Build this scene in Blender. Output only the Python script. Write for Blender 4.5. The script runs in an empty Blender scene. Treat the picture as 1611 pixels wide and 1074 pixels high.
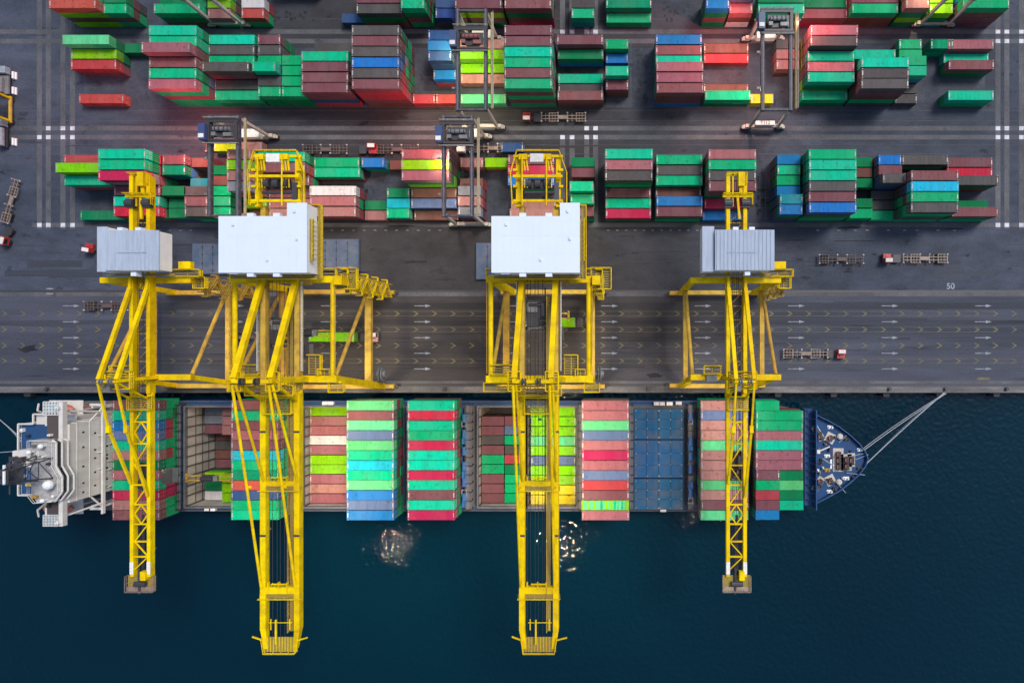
import bpy, math, random
import numpy as np
from mathutils import Vector

random.seed(11)
R = math.radians
scene = bpy.context.scene
COL = scene.collection

# ------------------------------------------------------------------ camera, light, exposure
CAM_H = 187.0            # metres above the quay
F_PX = 1070.0            # focal length in photograph pixels
NX, NY = 965.0, 537.0    # the point straight below the camera
S = F_PX / CAM_H         # photograph pixels per metre on the quay

cam_d = bpy.data.cameras.new('camera')
cam = bpy.data.objects.new('camera', cam_d)
COL.objects.link(cam)
cam.location = (0, 0, CAM_H)
cam_d.sensor_width = 36.0
cam_d.lens = 36.0 * F_PX / 1611.0
cam_d.shift_x = (805.5 - NX) / 1611.0
cam_d.shift_y = 0.0
cam_d.clip_end = 4000
scene.camera = cam

SUN_EL, SUN_AZ = R(58), R(44)
world = bpy.data.worlds.new('World')
scene.world = world
world.use_nodes = True
wn = world.node_tree.nodes
sky = wn.new('ShaderNodeTexSky')
sky.sky_type = 'NISHITA'
sky.sun_disc = False
sky.sun_elevation = SUN_EL
sky.sun_rotation = SUN_AZ
sky.altitude = 0
sky.air_density = 1.0
sky.dust_density = 2.0
world.node_tree.links.new(sky.outputs[0], wn['Background'].inputs[0])
wn['Background'].inputs[1].default_value = 0.125

sun_d = bpy.data.lights.new('sun', 'SUN')
sun_d.energy = 1.8
sun_d.angle = R(18)
sun_d.color = (1.0, 0.97, 0.93)
sun = bpy.data.objects.new('sun', sun_d)
COL.objects.link(sun)
sun.rotation_euler = (R(90) - SUN_EL, 0, R(180) - SUN_AZ)
sun.location = (0, 0, 400)

scene.view_settings.view_transform = 'Standard'
scene.view_settings.look = 'None'
scene.view_settings.exposure = 0.45
scene.view_settings.gamma = 1.0
scene.cycles.use_denoising = True
scene.cycles.max_bounces = 6
scene.cycles.diffuse_bounces = 2
scene.cycles.sample_clamp_indirect = 4.0


# ------------------------------------------------------------------ coordinates
def U(px, py):
    """a place on the quay, measured in photograph pixels, as world metres"""
    return ((px - NX) / S, (NY - py) / S)


def W(px, py, z):
    k = (CAM_H - z) / F_PX
    return ((px - NX) * k, (NY - py) * k, z)


# ------------------------------------------------------------------ materials
MATS = {}


def mat(name, col, rough=0.55, metal=0.0, dirt=0.25, dirt_col=(0.05, 0.045, 0.04), scale=0.6, vary=0.10,
        ribs=None, bump=0.25, streak=None, spec=0.5, fade=None, rust=0.0):
    if name in MATS:
        return MATS[name]
    m = bpy.data.materials.new(name)
    m.use_nodes = True
    nt = m.node_tree
    n, l = nt.nodes, nt.links
    b = n['Principled BSDF']
    b.inputs['Roughness'].default_value = rough
    b.inputs['Metallic'].default_value = metal
    b.inputs['Specular IOR Level'].default_value = spec
    tc = n.new('ShaderNodeTexCoord')
    oi = n.new('ShaderNodeObjectInfo')
    # every object of a colour is a little different
    hsv = n.new('ShaderNodeHueSaturation')
    hsv.inputs['Color'].default_value = (*col, 1)
    mr = n.new('ShaderNodeMapRange')
    mr.inputs[3].default_value = 1 - vary * 1.6
    mr.inputs[4].default_value = 1 + vary
    l.new(oi.outputs['Random'], mr.inputs[0])
    l.new(mr.outputs[0], hsv.inputs['Value'])
    mr2 = n.new('ShaderNodeMapRange')
    mr2.inputs[3].default_value = 0.5 - vary * 0.10
    mr2.inputs[4].default_value = 0.5 + vary * 0.10
    l.new(oi.outputs['Random'], mr2.inputs[0])
    l.new(mr2.outputs[0], hsv.inputs['Hue'])
    # dirt, its own pattern on every object
    add = n.new('ShaderNodeVectorMath')
    add.operation = 'ADD'
    mul = n.new('ShaderNodeMath')
    mul.operation = 'MULTIPLY'
    mul.inputs[1].default_value = 500
    l.new(oi.outputs['Random'], mul.inputs[0])
    l.new(tc.outputs['Object'], add.inputs[0])
    l.new(mul.outputs[0], add.inputs[1])
    vec = add.outputs[0]
    if streak:
        mp = n.new('ShaderNodeMapping')
        mp.inputs['Scale'].default_value = streak
        l.new(vec, mp.inputs['Vector'])
        vec = mp.outputs[0]
    nz = n.new('ShaderNodeTexNoise')
    nz.inputs['Scale'].default_value = scale
    nz.inputs['Detail'].default_value = 6
    nz.inputs['Roughness'].default_value = 0.65
    l.new(vec, nz.inputs['Vector'])
    rp = n.new('ShaderNodeValToRGB')
    rp.color_ramp.elements[0].position = 0.42
    rp.color_ramp.elements[1].position = 0.75
    rp.color_ramp.elements[0].color = (0, 0, 0, 1)
    rp.color_ramp.elements[1].color = (dirt, dirt, dirt, 1)
    l.new(nz.outputs['Fac'], rp.inputs[0])
    mx = n.new('ShaderNodeMixRGB')
    mx.inputs[2].default_value = (*dirt_col, 1)
    l.new(rp.outputs[0], mx.inputs[0])
    l.new(hsv.outputs[0], mx.inputs[1])
    out = mx.outputs[0]
    if fade:
        # sun-bleached stretches along the box, and rust spots
        fm = n.new('ShaderNodeMapping')
        fm.inputs['Scale'].default_value = (0.16, 0.02, 0.02)
        l.new(add.outputs[0], fm.inputs['Vector'])
        fn = n.new('ShaderNodeTexNoise')
        fn.inputs['Scale'].default_value = 1.0
        fn.inputs['Detail'].default_value = 3
        l.new(fm.outputs[0], fn.inputs['Vector'])
        fr = n.new('ShaderNodeMapRange')
        fr.inputs[1].default_value = 0.45
        fr.inputs[2].default_value = 0.75
        fr.inputs[3].default_value = 0.0
        fr.inputs[4].default_value = 0.75
        l.new(fn.outputs['Fac'], fr.inputs[0])
        fx = n.new('ShaderNodeMixRGB')
        fx.inputs[2].default_value = (*fade, 1)
        l.new(fr.outputs[0], fx.inputs[0])
        l.new(out, fx.inputs[1])
        out = fx.outputs[0]
    if rust:
        rn = n.new('ShaderNodeTexNoise')
        rn.inputs['Scale'].default_value = 1.1
        rn.inputs['Detail'].default_value = 7
        rn.inputs['Roughness'].default_value = 0.7
        l.new(add.outputs[0], rn.inputs['Vector'])
        rr = n.new('ShaderNodeMapRange')
        rr.inputs[1].default_value = 0.565
        rr.inputs[2].default_value = 0.70
        rr.inputs[3].default_value = 0.0
        rr.inputs[4].default_value = rust
        l.new(rn.outputs['Fac'], rr.inputs[0])
        rx = n.new('ShaderNodeMixRGB')
        rx.inputs[2].default_value = (0.045, 0.026, 0.02, 1)
        l.new(rr.outputs[0], rx.inputs[0])
        l.new(out, rx.inputs[1])
        out = rx.outputs[0]
    l.new(out, b.inputs['Base Color'])
    if ribs:
        wv = n.new('ShaderNodeTexWave')
        wv.wave_profile = 'SIN'
        wv.bands_direction = ribs[0]
        wv.inputs['Scale'].default_value = ribs[1]
        l.new(tc.outputs['Object'], wv.inputs['Vector'])
        bp = n.new('ShaderNodeBump')
        bp.inputs['Strength'].default_value = bump
        bp.inputs['Distance'].default_value = 0.05
        l.new(wv.outputs['Fac'], bp.inputs['Height'])
        l.new(bp.outputs[0], b.inputs['Normal'])
    MATS[name] = m
    return m


def ground_mat(name, col, col2, big=0.02, fine=2.0, streak=(1, 1, 1), spots=0.6, rough=0.75, light_tint=None):
    m = bpy.data.materials.new(name)
    m.use_nodes = True
    nt = m.node_tree
    n, l = nt.nodes, nt.links
    b = n['Principled BSDF']
    b.inputs['Roughness'].default_value = rough
    b.inputs['Specular IOR Level'].default_value = 0.3
    tc = n.new('ShaderNodeTexCoord')
    mp = n.new('ShaderNodeMapping')
    mp.inputs['Scale'].default_value = streak
    l.new(tc.outputs['Object'], mp.inputs[0])

    def noise(sc, det, vec, rough=0.6):
        q = n.new('ShaderNodeTexNoise')
        q.inputs['Scale'].default_value = sc
        q.inputs['Detail'].default_value = det
        q.inputs['Roughness'].default_value = rough
        l.new(vec, q.inputs['Vector'])
        return q.outputs['Fac']

    def ramp(src, a, bb, c0, c1):
        r = n.new('ShaderNodeValToRGB')
        r.color_ramp.elements[0].position = a
        r.color_ramp.elements[1].position = bb
        r.color_ramp.elements[0].color = (*c0, 1)
        r.color_ramp.elements[1].color = (*c1, 1)
        l.new(src, r.inputs[0])
        return r.outputs[0]

    def mix(fac, a, bb, mode='MIX'):
        q = n.new('ShaderNodeMixRGB')
        q.blend_type = mode
        if isinstance(fac, float):
            q.inputs[0].default_value = fac
        else:
            l.new(fac, q.inputs[0])
        l.new(a, q.inputs[1])
        if isinstance(bb, tuple):
            q.inputs[2].default_value = (*bb, 1)
        else:
            l.new(bb, q.inputs[2])
        return q.outputs[0]
    base = ramp(noise(big, 5, mp.outputs[0]), 0.35, 0.68, col, col2)
    if light_tint:
        # light falloff and lamp warmth painted in: darker, browner under the middle cranes
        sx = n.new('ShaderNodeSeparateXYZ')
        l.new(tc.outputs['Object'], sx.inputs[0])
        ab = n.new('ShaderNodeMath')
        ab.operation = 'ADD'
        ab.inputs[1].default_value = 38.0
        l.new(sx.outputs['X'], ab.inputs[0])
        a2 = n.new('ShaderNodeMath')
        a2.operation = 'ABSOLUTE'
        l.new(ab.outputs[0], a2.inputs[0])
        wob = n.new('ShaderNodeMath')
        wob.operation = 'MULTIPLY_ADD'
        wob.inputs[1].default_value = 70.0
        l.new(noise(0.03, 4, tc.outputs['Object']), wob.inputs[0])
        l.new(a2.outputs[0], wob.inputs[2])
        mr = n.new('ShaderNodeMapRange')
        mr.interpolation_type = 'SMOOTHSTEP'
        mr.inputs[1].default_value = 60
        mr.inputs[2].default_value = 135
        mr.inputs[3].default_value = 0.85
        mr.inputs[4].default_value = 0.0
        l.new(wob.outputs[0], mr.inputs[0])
        base = mix(mr.outputs[0], base, light_tint)
    fin = ramp(noise(fine, 4, tc.outputs['Object'], 0.75), 0.3, 0.75, (0.72,) * 3, (1.25,) * 3)
    c = mix(1.0, base, fin, 'MULTIPLY')
    mid = ramp(noise(0.22, 5, mp.outputs[0], 0.7), 0.35, 0.7, (0.7,) * 3, (1.2,) * 3)
    c = mix(1.0, c, mid, 'MULTIPLY')
    oil = ramp(noise(0.33, 6, mp.outputs[0], 0.62), 0.60, 0.70, (0,) * 3, (spots,) * 3)
    c = mix(oil, c, (0.008, 0.009, 0.012))
    l.new(c, b.inputs['Base Color'])
    bp = n.new('ShaderNodeBump')
    bp.inputs['Strength'].default_value = 0.3
    bp.inputs['Distance'].default_value = 0.03
    l.new(noise(6, 3, tc.outputs['Object']), bp.inputs['Height'])
    l.new(bp.outputs[0], b.inputs['Normal'])
    return m


YEL = mat('yellow_paint', (0.82, 0.56, 0.0), 0.55, dirt=0.68, dirt_col=(0.30, 0.16, 0.012), scale=0.35, vary=0.06, spec=0.10)
YELD = mat('weathered_yellow_paint', (0.56, 0.345, 0.05), 0.6, spec=0.12, dirt=0.75, dirt_col=(0.16, 0.09, 0.04), scale=0.4, vary=0.08)
STEEL = mat('dark_steel', (0.05, 0.052, 0.06), 0.5, 0.3, dirt=0.5, dirt_col=(0.09, 0.05, 0.03), scale=1.2)
GREY = mat('grey_steel', (0.20, 0.20, 0.20), 0.55, 0.2, dirt=0.5, scale=1.0)
WROOF = mat('white_roof_paint', (0.64, 0.70, 0.79), 0.5, spec=0.2, dirt=0.15, dirt_col=(0.45, 0.48, 0.52), scale=0.25, vary=0.02)
WHITE = mat('white_paint', (0.78, 0.78, 0.76), 0.5, dirt=0.2, dirt_col=(0.4, 0.36, 0.3), scale=0.7, vary=0.03)
RIBROOF = mat('ribbed_roof_sheet', (0.45, 0.51, 0.61), 0.5, spec=0.2, dirt=0.45, dirt_col=(0.24, 0.27, 0.32), scale=0.4, vary=0.03,
              ribs=('X', 2.2), bump=0.9, streak=(3, .4, 1))
RUBBER = mat('black_rubber', (0.015, 0.015, 0.016), 0.8, dirt=0.3, vary=0.02)
BEIGE = mat('beige_ship_paint', (0.64, 0.61, 0.565), 0.5, dirt=0.35, dirt_col=(0.32, 0.24, 0.17), scale=0.5, vary=0.03, streak=(1, 1, .25))
BROWN = mat('brown_deck_paint', (0.07, 0.052, 0.048), 0.7, dirt=0.4, scale=0.6)
DECKB = mat('blue_deck_paint', (0.020, 0.070, 0.18), 0.6, spec=0.15, dirt=0.55, dirt_col=(0.05, 0.05, 0.06), scale=0.35, vary=0.03)
HATCH = mat('blue_hatch_paint', (0.018, 0.095, 0.215), 0.6, spec=0.12, dirt=0.95, dirt_col=(0.10, 0.10, 0.115), scale=0.25, vary=0.10)
HULLB = mat('blue_hull_paint', (0.008, 0.04, 0.16), 0.45, spec=0.2, dirt=0.4, dirt_col=(0.03, 0.03, 0.04), scale=0.3, vary=0.02)
LDECK = mat('grey_deck_paint', (0.075, 0.078, 0.085), 0.7, dirt=0.6, dirt_col=(0.12, 0.09, 0.07), scale=0.5, vary=0.04)
COAM = mat('worn_coaming_paint', (0.10, 0.10, 0.12), 0.65, dirt=0.7, dirt_col=(0.22, 0.19, 0.18), scale=0.5, vary=0.03)
HOLDW = mat('hold_wall_paint', (0.42, 0.39, 0.36), 0.6, dirt=0.8, dirt_col=(0.20, 0.14, 0.10), scale=0.35, vary=0.03, streak=(1, 1, .3))
COMPASS = mat('weathered_grey_deck', (0.38, 0.365, 0.35), 0.8, dirt=0.7, dirt_col=(0.10, 0.09, 0.08), scale=0.8, vary=0.02)
RTGG = mat('rtg_girder_paint', (0.030, 0.034, 0.055), 0.6, dirt=0.75, dirt_col=(0.16, 0.12, 0.10), scale=0.8, vary=0.06)
RTGL = mat('rtg_leg_paint', (0.46, 0.42, 0.36), 0.6, dirt=0.6, dirt_col=(0.20, 0.13, 0.08), scale=0.9, vary=0.06)
RTGB = mat('navy_machine_paint', (0.03, 0.06, 0.16), 0.5, dirt=0.5, scale=1.0, vary=0.08)
REDP = mat('red_truck_paint', (0.46, 0.035, 0.03), 0.45, dirt=0.35, scale=1.5, vary=0.12)
PINKP = mat('faded_pink_truck_paint', (0.55, 0.30, 0.28), 0.5, dirt=0.3, scale=1.5)
TRAIL = mat('rusty_trailer_paint', (0.30, 0.22, 0.17), 0.65, dirt=0.8, dirt_col=(0.10, 0.05, 0.035), scale=1.2, vary=0.15)
TRAILD = mat('dark_trailer_paint', (0.09, 0.07, 0.065), 0.7, dirt=0.6, dirt_col=(0.16, 0.08, 0.05), scale=1.2, vary=0.10)
PLATE = mat('pale_header_plate', (0.42, 0.38, 0.36), 0.5, dirt=0.5, dirt_col=(0.25, 0.18, 0.14), scale=2.0, vary=0.25)
BARS = mat('galvanised_bars', (0.34, 0.34, 0.35), 0.4, 0.5, dirt=0.3, scale=3.0)
ROPE = mat('grey_rope', (0.32, 0.34, 0.36), 0.8, dirt=0.2, scale=3.0)
WIRE = mat('wire_rope', (0.05, 0.05, 0.055), 0.5, 0.5, dirt=0.2, scale=3.0)
GLASSD = mat('dark_window_glass', (0.012, 0.018, 0.025), 0.08, dirt=0.1, scale=1.0, vary=0.02)
MARKW = mat('white_road_paint', (0.27, 0.285, 0.32), 0.7, dirt=1.0, dirt_col=(0.10, 0.10, 0.10), scale=0.9, vary=0.0)
MARKY = mat('yellow_road_paint', (0.14, 0.115, 0.045), 0.7, dirt=1.0, dirt_col=(0.06, 0.058, 0.055), scale=0.5, vary=0.0)
PAD = mat('white_pad_paint', (0.60, 0.60, 0.66), 0.7, dirt=0.8, dirt_col=(0.25, 0.24, 0.25), scale=0.8, vary=0.0)
LIFE = mat('orange_lifeboat_paint', (0.50, 0.12, 0.07), 0.5, dirt=0.5, dirt_col=(0.4, 0.3, 0.25), scale=1.0)
GRATE = mat('walkway_grating', (0.30, 0.21, 0.03), 0.7, dirt=0.5, scale=2.0, vary=0.05)
BOARD = mat('white_board_paint', (0.72, 0.68, 0.62), 0.6, dirt=0.3, scale=1.5)
INK = mat('dark_lettering', (0.03, 0.03, 0.035), 0.6, dirt=0.1)
COPPER = mat('red_machinery_paint', (0.28, 0.09, 0.07), 0.5, dirt=0.5, scale=1.5)
TANKB = mat('blue_tank_paint', (0.03, 0.14, 0.36), 0.45, dirt=0.4, scale=1.0)

lampm = bpy.data.materials.new('lit_lamp_glass')
lampm.use_nodes = True
_b = lampm.node_tree.nodes['Principled BSDF']
_b.inputs['Emission Color'].default_value = (1.0, 0.86, 0.62, 1)
_b.inputs['Emission Strength'].default_value = 60.0

ASPH = ground_mat('yard_asphalt', (0.036, 0.044, 0.065), (0.072, 0.083, 0.115), 0.022, 2.2, (0.55, 1.0, 1), 0.9, light_tint=(0.036, 0.031, 0.030))
ROADM = ground_mat('quay_road_asphalt', (0.042, 0.048, 0.066), (0.078, 0.084, 0.112), 0.05, 2.5, (0.10, 1.0, 1), 0.5, light_tint=(0.050, 0.041, 0.037))
CONC = ground_mat('worn_concrete', (0.080, 0.080, 0.088), (0.125, 0.122, 0.128), 0.08, 2.0, (0.5, 0.5, 1), 0.5)
COPE = ground_mat('quay_edge_concrete', (0.10, 0.097, 0.095), (0.20, 0.19, 0.185), 0.2, 2.0, (0.35, 1.2, 1), 0.7)
PATCH = ground_mat('dark_patch_asphalt', (0.016, 0.018, 0.024), (0.036, 0.038, 0.046), 0.1, 2.0, (0.6, 1, 1), 0.5)
OILM = ground_mat('oil_stained_asphalt', (0.012, 0.014, 0.020), (0.028, 0.030, 0.038), 0.3, 2.0, (0.6, 1, 1), 0.6)
WEAR = ground_mat('tyre_worn_asphalt', (0.032, 0.036, 0.048), (0.068, 0.074, 0.095), 0.05, 2.5, (0.06, 0.8, 1), 0.5, light_tint=(0.034, 0.029, 0.027))
BAYC = ground_mat('stack_bay_concrete', (0.034, 0.041, 0.060), (0.074, 0.080, 0.10), 0.06, 1.6, (1, 1, 1), 0.6)


# ------------------------------------------------------------------ mesh helpers
class MB:
    """collects simple shapes into ONE mesh"""

    def __init__(self):
        self.v, self.f, self.m = [], [], []

    def add(self, vs, fs, mi=0):
        o = len(self.v)
        self.v += [tuple(p) for p in vs]
        self.f += [tuple(i + o for i in q) for q in fs]
        self.m += [mi] * len(fs)

    def box(self, x0, x1, y0, y1, z0, z1, mi=0):
        vs = [(x, y, z) for z in (z0, z1) for y in (y0, y1) for x in (x0, x1)]
        self.add(vs, [(0, 2, 3, 1), (4, 5, 7, 6), (0, 1, 5, 4), (2, 6, 7, 3), (0, 4, 6, 2), (1, 3, 7, 5)], mi)
        return self

    def beam(self, p, q, w, h, mi=0, w2=None, h2=None):
        p, q = Vector(p), Vector(q)
        d = (q - p).normalized()
        s = d.cross(Vector((0, 0, 1)))
        s = Vector((1, 0, 0)) if s.length < 1e-3 else s.normalized()
        u = s.cross(d)
        vs = []
        for c, ww, hh in ((p, w, h), (q, w2 or w, h2 or h)):
            for a, b in ((-1, -1), (1, -1), (1, 1), (-1, 1)):
                vs.append(c + s * (a * ww / 2) + u * (b * hh / 2))
        self.add(vs, [(3, 2, 1, 0), (4, 5, 6, 7), (0, 1, 5, 4), (1, 2, 6, 5), (2, 3, 7, 6), (3, 0, 4, 7)], mi)
        return self

    def tube(self, p, q, r, n=6, mi=0, r2=None):
        p, q = Vector(p), Vector(q)
        d = (q - p).normalized()
        s = d.cross(Vector((0, 0, 1)))
        s = Vector((1, 0, 0)) if s.length < 1e-3 else s.normalized()
        u = s.cross(d)
        vs = []
        for c, rr in ((p, r), (q, r if r2 is None else r2)):
            for i in range(n):
                a = 2 * math.pi * i / n
                vs.append(c + s * (rr * math.cos(a)) + u * (rr * math.sin(a)))
        fs = [(i, (i + 1) % n, n + (i + 1) % n, n + i) for i in range(n)]
        fs += [tuple(range(n - 1, -1, -1)), tuple(range(n, 2 * n))]
        self.add(vs, fs, mi)
        return self

    def path(self, pts, r, n=6, mi=0):
        for a, b in zip(pts[:-1], pts[1:]):
            self.tube(a, b, r, n, mi)
        return self

    def prism(self, pts, z0, z1, mi=0, top=True):
        n = len(pts)
        vs = [(x, y, z0) for x, y in pts] + [(x, y, z1) for x, y in pts]
        fs = [(i, (i + 1) % n, n + (i + 1) % n, n + i) for i in range(n)]
        fs += [tuple(range(n - 1, -1, -1))]
        if top:
            fs += [tuple(range(n, 2 * n))]
        self.add(vs, fs, mi)
        return self

    def sheet(self, x0, x1, y0, y1, z, mi=0):
        self.add([(x0, y0, z), (x1, y0, z), (x1, y1, z), (x0, y1, z)], [(0, 1, 2, 3)], mi)
        return self

    def poly(self, pts, z, mi=0):
        self.add([(x, y, z) for x, y in pts], [tuple(range(len(pts)))], mi)
        return self

    def rail(self, pts, h=1.1, step=2.2, r=0.065, mi=0):
        """a handrail with posts along a path of floor points"""
        for a, b in zip(pts[:-1], pts[1:]):
            a, b = Vector(a), Vector(b)
            for k in (0.5, 1.0):
                self.tube(a + Vector((0, 0, h * k)), b + Vector((0, 0, h * k)), r, 4, mi)
            n = max(1, int((b - a).length / step))
            for i in range(n + 1):
                c = a.lerp(b, i / n)
                self.tube(c, c + Vector((0, 0, h)), r, 4, mi)
        return self

    def build(self, name, mats, parent=None, org=(0, 0, 0)):
        me = bpy.data.meshes.new(name)
        ox, oy, oz = org
        me.from_pydata([(x - ox, y - oy, z - oz) for x, y, z in self.v], [], self.f)
        if not isinstance(mats, (list, tuple)):
            mats = [mats]
        for m in mats:
            me.materials.append(m)
        if len(mats) > 1:
            me.polygons.foreach_set('material_index', self.m)
        me.update()
        o = bpy.data.objects.new(name, me)
        COL.objects.link(o)
        if parent:
            o.parent = parent
        else:
            o.location = org
        return o


def thing(name, label, cat, loc=(0, 0, 0), group=None, rz=0.0):
    o = bpy.data.objects.new(name, None)
    COL.objects.link(o)
    o.location = loc
    o.rotation_euler = (0, 0, rz)
    o['label'] = label
    o['category'] = cat
    if group:
        o['group'] = group
    return o


def tag(o, label, cat, group=None):
    o['label'] = label
    o['category'] = cat
    if group:
        o['group'] = group
    return o


def struct(o):
    o['kind'] = 'structure'
    return o


def copy_tree(o, parent=None):
    c = o.copy()
    COL.objects.link(c)
    if parent:
        c.parent = parent
    for ch in list(o.children):
        copy_tree(ch, c)
    return c


def text_mesh(name, body, size, m, loc, parent=None, bold=0.0):
    c = bpy.data.curves.new(name, 'FONT')
    c.body, c.size, c.align_x, c.align_y, c.offset = body, size, 'CENTER', 'CENTER', bold
    t = bpy.data.objects.new(name, c)
    COL.objects.link(t)
    bpy.context.view_layer.update()
    me = bpy.data.meshes.new_from_object(t.evaluated_get(bpy.context.evaluated_depsgraph_get()))
    bpy.data.objects.remove(t)
    me.materials.clear()
    me.materials.append(m)
    o = bpy.data.objects.new(name, me)
    COL.objects.link(o)
    o.location = loc
    o.parent = parent
    return o


def spot(parent, loc, power, size=R(125), col=(1.0, 0.80, 0.52), blend=1.0, rad=0.10, aim=(0, 0, 0)):
    d = bpy.data.lights.new('floodlight_beam', 'SPOT')
    d.energy = power
    d.color = col
    d.spot_size = size
    d.spot_blend = blend
    d.shadow_soft_size = rad
    o = bpy.data.objects.new('floodlight_beam', d)
    COL.objects.link(o)
    o.parent = parent
    o.location = loc
    o.rotation_euler = aim
    return o


# ------------------------------------------------------------------ the setting: quay, road, water
def rect(mb, px0, px1, py0, py1, z, mi=0):
    x0, y1 = U(px0, py0)
    x1, y0 = U(px1, py1)
    mb.sheet(x0, x1, y0, y1, z, mi)


x0, yq = U(-1500, 617.5)
x1, _ = U(3200, 0)
ytop = U(0, -900)[1]
g = MB()
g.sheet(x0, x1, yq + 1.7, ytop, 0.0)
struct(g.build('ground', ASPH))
g = MB()
g.add([(x0, yq, 0), (x1, yq, 0), (x1, yq, -14), (x0, yq, -14)], [(3, 2, 1, 0)], 0)
g.sheet(x0, x1, yq, yq + 1.7, 0.0)
struct(g.build('quay_edge', COPE))
# road under the cranes
g = MB()
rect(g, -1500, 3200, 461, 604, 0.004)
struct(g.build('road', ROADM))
# pale band beside the landside rail and tyre-darkened lanes
g = MB()
rect(g, -1500, 3200, 459.5, 466, 0.008)
rect(g, -1500, 3200, 599, 603.5, 0.008)
struct(g.build('road_concrete_strip', CONC))
g = MB()
for y_, h_ in ((481, 5), (507, 3.5)):
    rect(g, -1500, 3200, y_ - h_, y_ + h_, 0.008)
rect(g, -1500, 3200, 572, 574, 0.008)
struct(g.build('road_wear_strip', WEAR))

# crane rails: grooves with steel heads
g = MB()
for py_ in (458, 606.2):
    y_ = U(0, py_)[1]
    g.box(x0, x1, y_ - 0.28, y_ + 0.28, 0.0, 0.012)
    g.box(x0, x1, y_ - 0.06, y_ + 0.06, 0.012, 0.05)
struct(g.build('crane_rail', STEEL))

# yard: concrete runways for the gantries, white turning pads
g = MB()
for py_ in (50, 65, 202, 216):
    rect(g, -400, 2400, py_ - 3.6, py_ + 3.6, 0.004)
for py_ in (354,):
    rect(g, 50, 2400, py_ - 3.2, py_ + 3.2, 0.004)
struct(g.build('gantry_runway', CONC))
g = MB()
for px_ in (62, 76, 99, 114):
    rect(g, px_ - 4, px_ + 4, -300, 360, 0.008)
for px_ in (1570, 1584, 1607, 1621):
    rect(g, px_ - 4, px_ + 4, -300, 360, 0.008)
for px_ in (885, 900, 923, 937):
    rect(g, px_ - 4, px_ + 4, 217, 352, 0.008)
    rect(g, px_ - 4, px_ + 4, -300, 60, 0.008)
struct(g.build('cross_runway', CONC))
g = MB()
for py_ in (202, 216, 354):
    for px_ in (62, 76, 99, 114):
        if not (py_ == 202 and px_ == 62):
            rect(g, px_ - 3.6, px_ + 3.6, py_ - 3.2, py_ + 3.2, 0.012)
    for px_ in (1570, 1584, 1607, 1621):
        rect(g, px_ - 3.6, px_ + 3.6, py_ - 3.2, py_ + 3.2, 0.012)
for px_, py_ in ((923, 202), (937, 202), (885, 216), (900, 216), (923, 216), (937, 216), (885, 50), (900, 50), (923, 50),
                 (937, 50), (1570, 50), (1584, 50), (1607, 50), (1570, 65), (1584, 65), (1607, 65)):
    rect(g, px_ - 3.6, px_ + 3.6, py_ - 3.2, py_ + 3.2, 0.012)
struct(g.build('runway_pad_marking', PAD))
# bays: bluish worn slabs under the stacks
g = MB()
for a_, b_ in ((128, 875), (950, 1175), (1212, 1550)):
    rect(g, a_, b_, 258, 349, 0.012)
    rect(g, a_ + 4, b_, 76, 169, 0.012)
rect(g, 990, 1028, 78, 168, 0.016)
struct(g.build('stack_bay_paving', BAYC))
g = MB()
rng = random.Random(3)
for (a_, b_, c_, d_) in ((1000, 1022, 84, 165), (806, 880, 292, 345), (518, 580, 286, 318), (885, 1024, 90, 110), (560, 576, 80, 130),
                         (420, 500, 15, 38), (1178, 1206, 262, 345), (1036, 1100, 5, 40), (690, 730, 275, 300)):
    for _ in range(16):
        x_ = rng.uniform(a_, b_ - 6)
        y_ = rng.uniform(c_, d_ - 5)
        rect(g, x_, x_ + rng.uniform(3, 6), y_, y_ + rng.uniform(3, 7), 0.020 + 0.0002 * rng.randint(1, 40))
struct(g.build('ground_stain', PATCH))
g = MB()
for px_ in range(1186, 1214, 9):
    rect(g, px_, px_ + 1.0, 262, 346, 0.018)
for px_ in (812, 830, 850, 866):
    rect(g, px_, px_ + 1.0, 284, 348, 0.018)
for py_ in (263, 279, 295, 311, 327, 343):
    rect(g, 1180, 1210, py_, py_ + 0.7, 0.018)
rect(g, 992, 1030, 67, 68, 0.018)
rect(g, 992, 993, 67, 168, 0.018)
for py_ in (30, 47, 174, 190, 228, 242):
    rect(g, -400, 2400, py_, py_ + 0.5, 0.018)
struct(g.build('bay_line_marking', CONC))

# lane markings
g = MB()


def arrow(px_, py_):
    cx, cy = U(px_, py_)
    L = 4.6
    g.box(cx - L / 2, cx + L / 2 - 1.6, cy - 0.1, cy + 0.1, 0.0, 0.016)
    g.add([(cx + L / 2 - 1.6, cy - 0.42, 0.016), (cx + L / 2, cy, 0.016), (cx + L / 2 - 1.6, cy + 0.42, 0.016)], [(0, 1, 2)])


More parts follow.
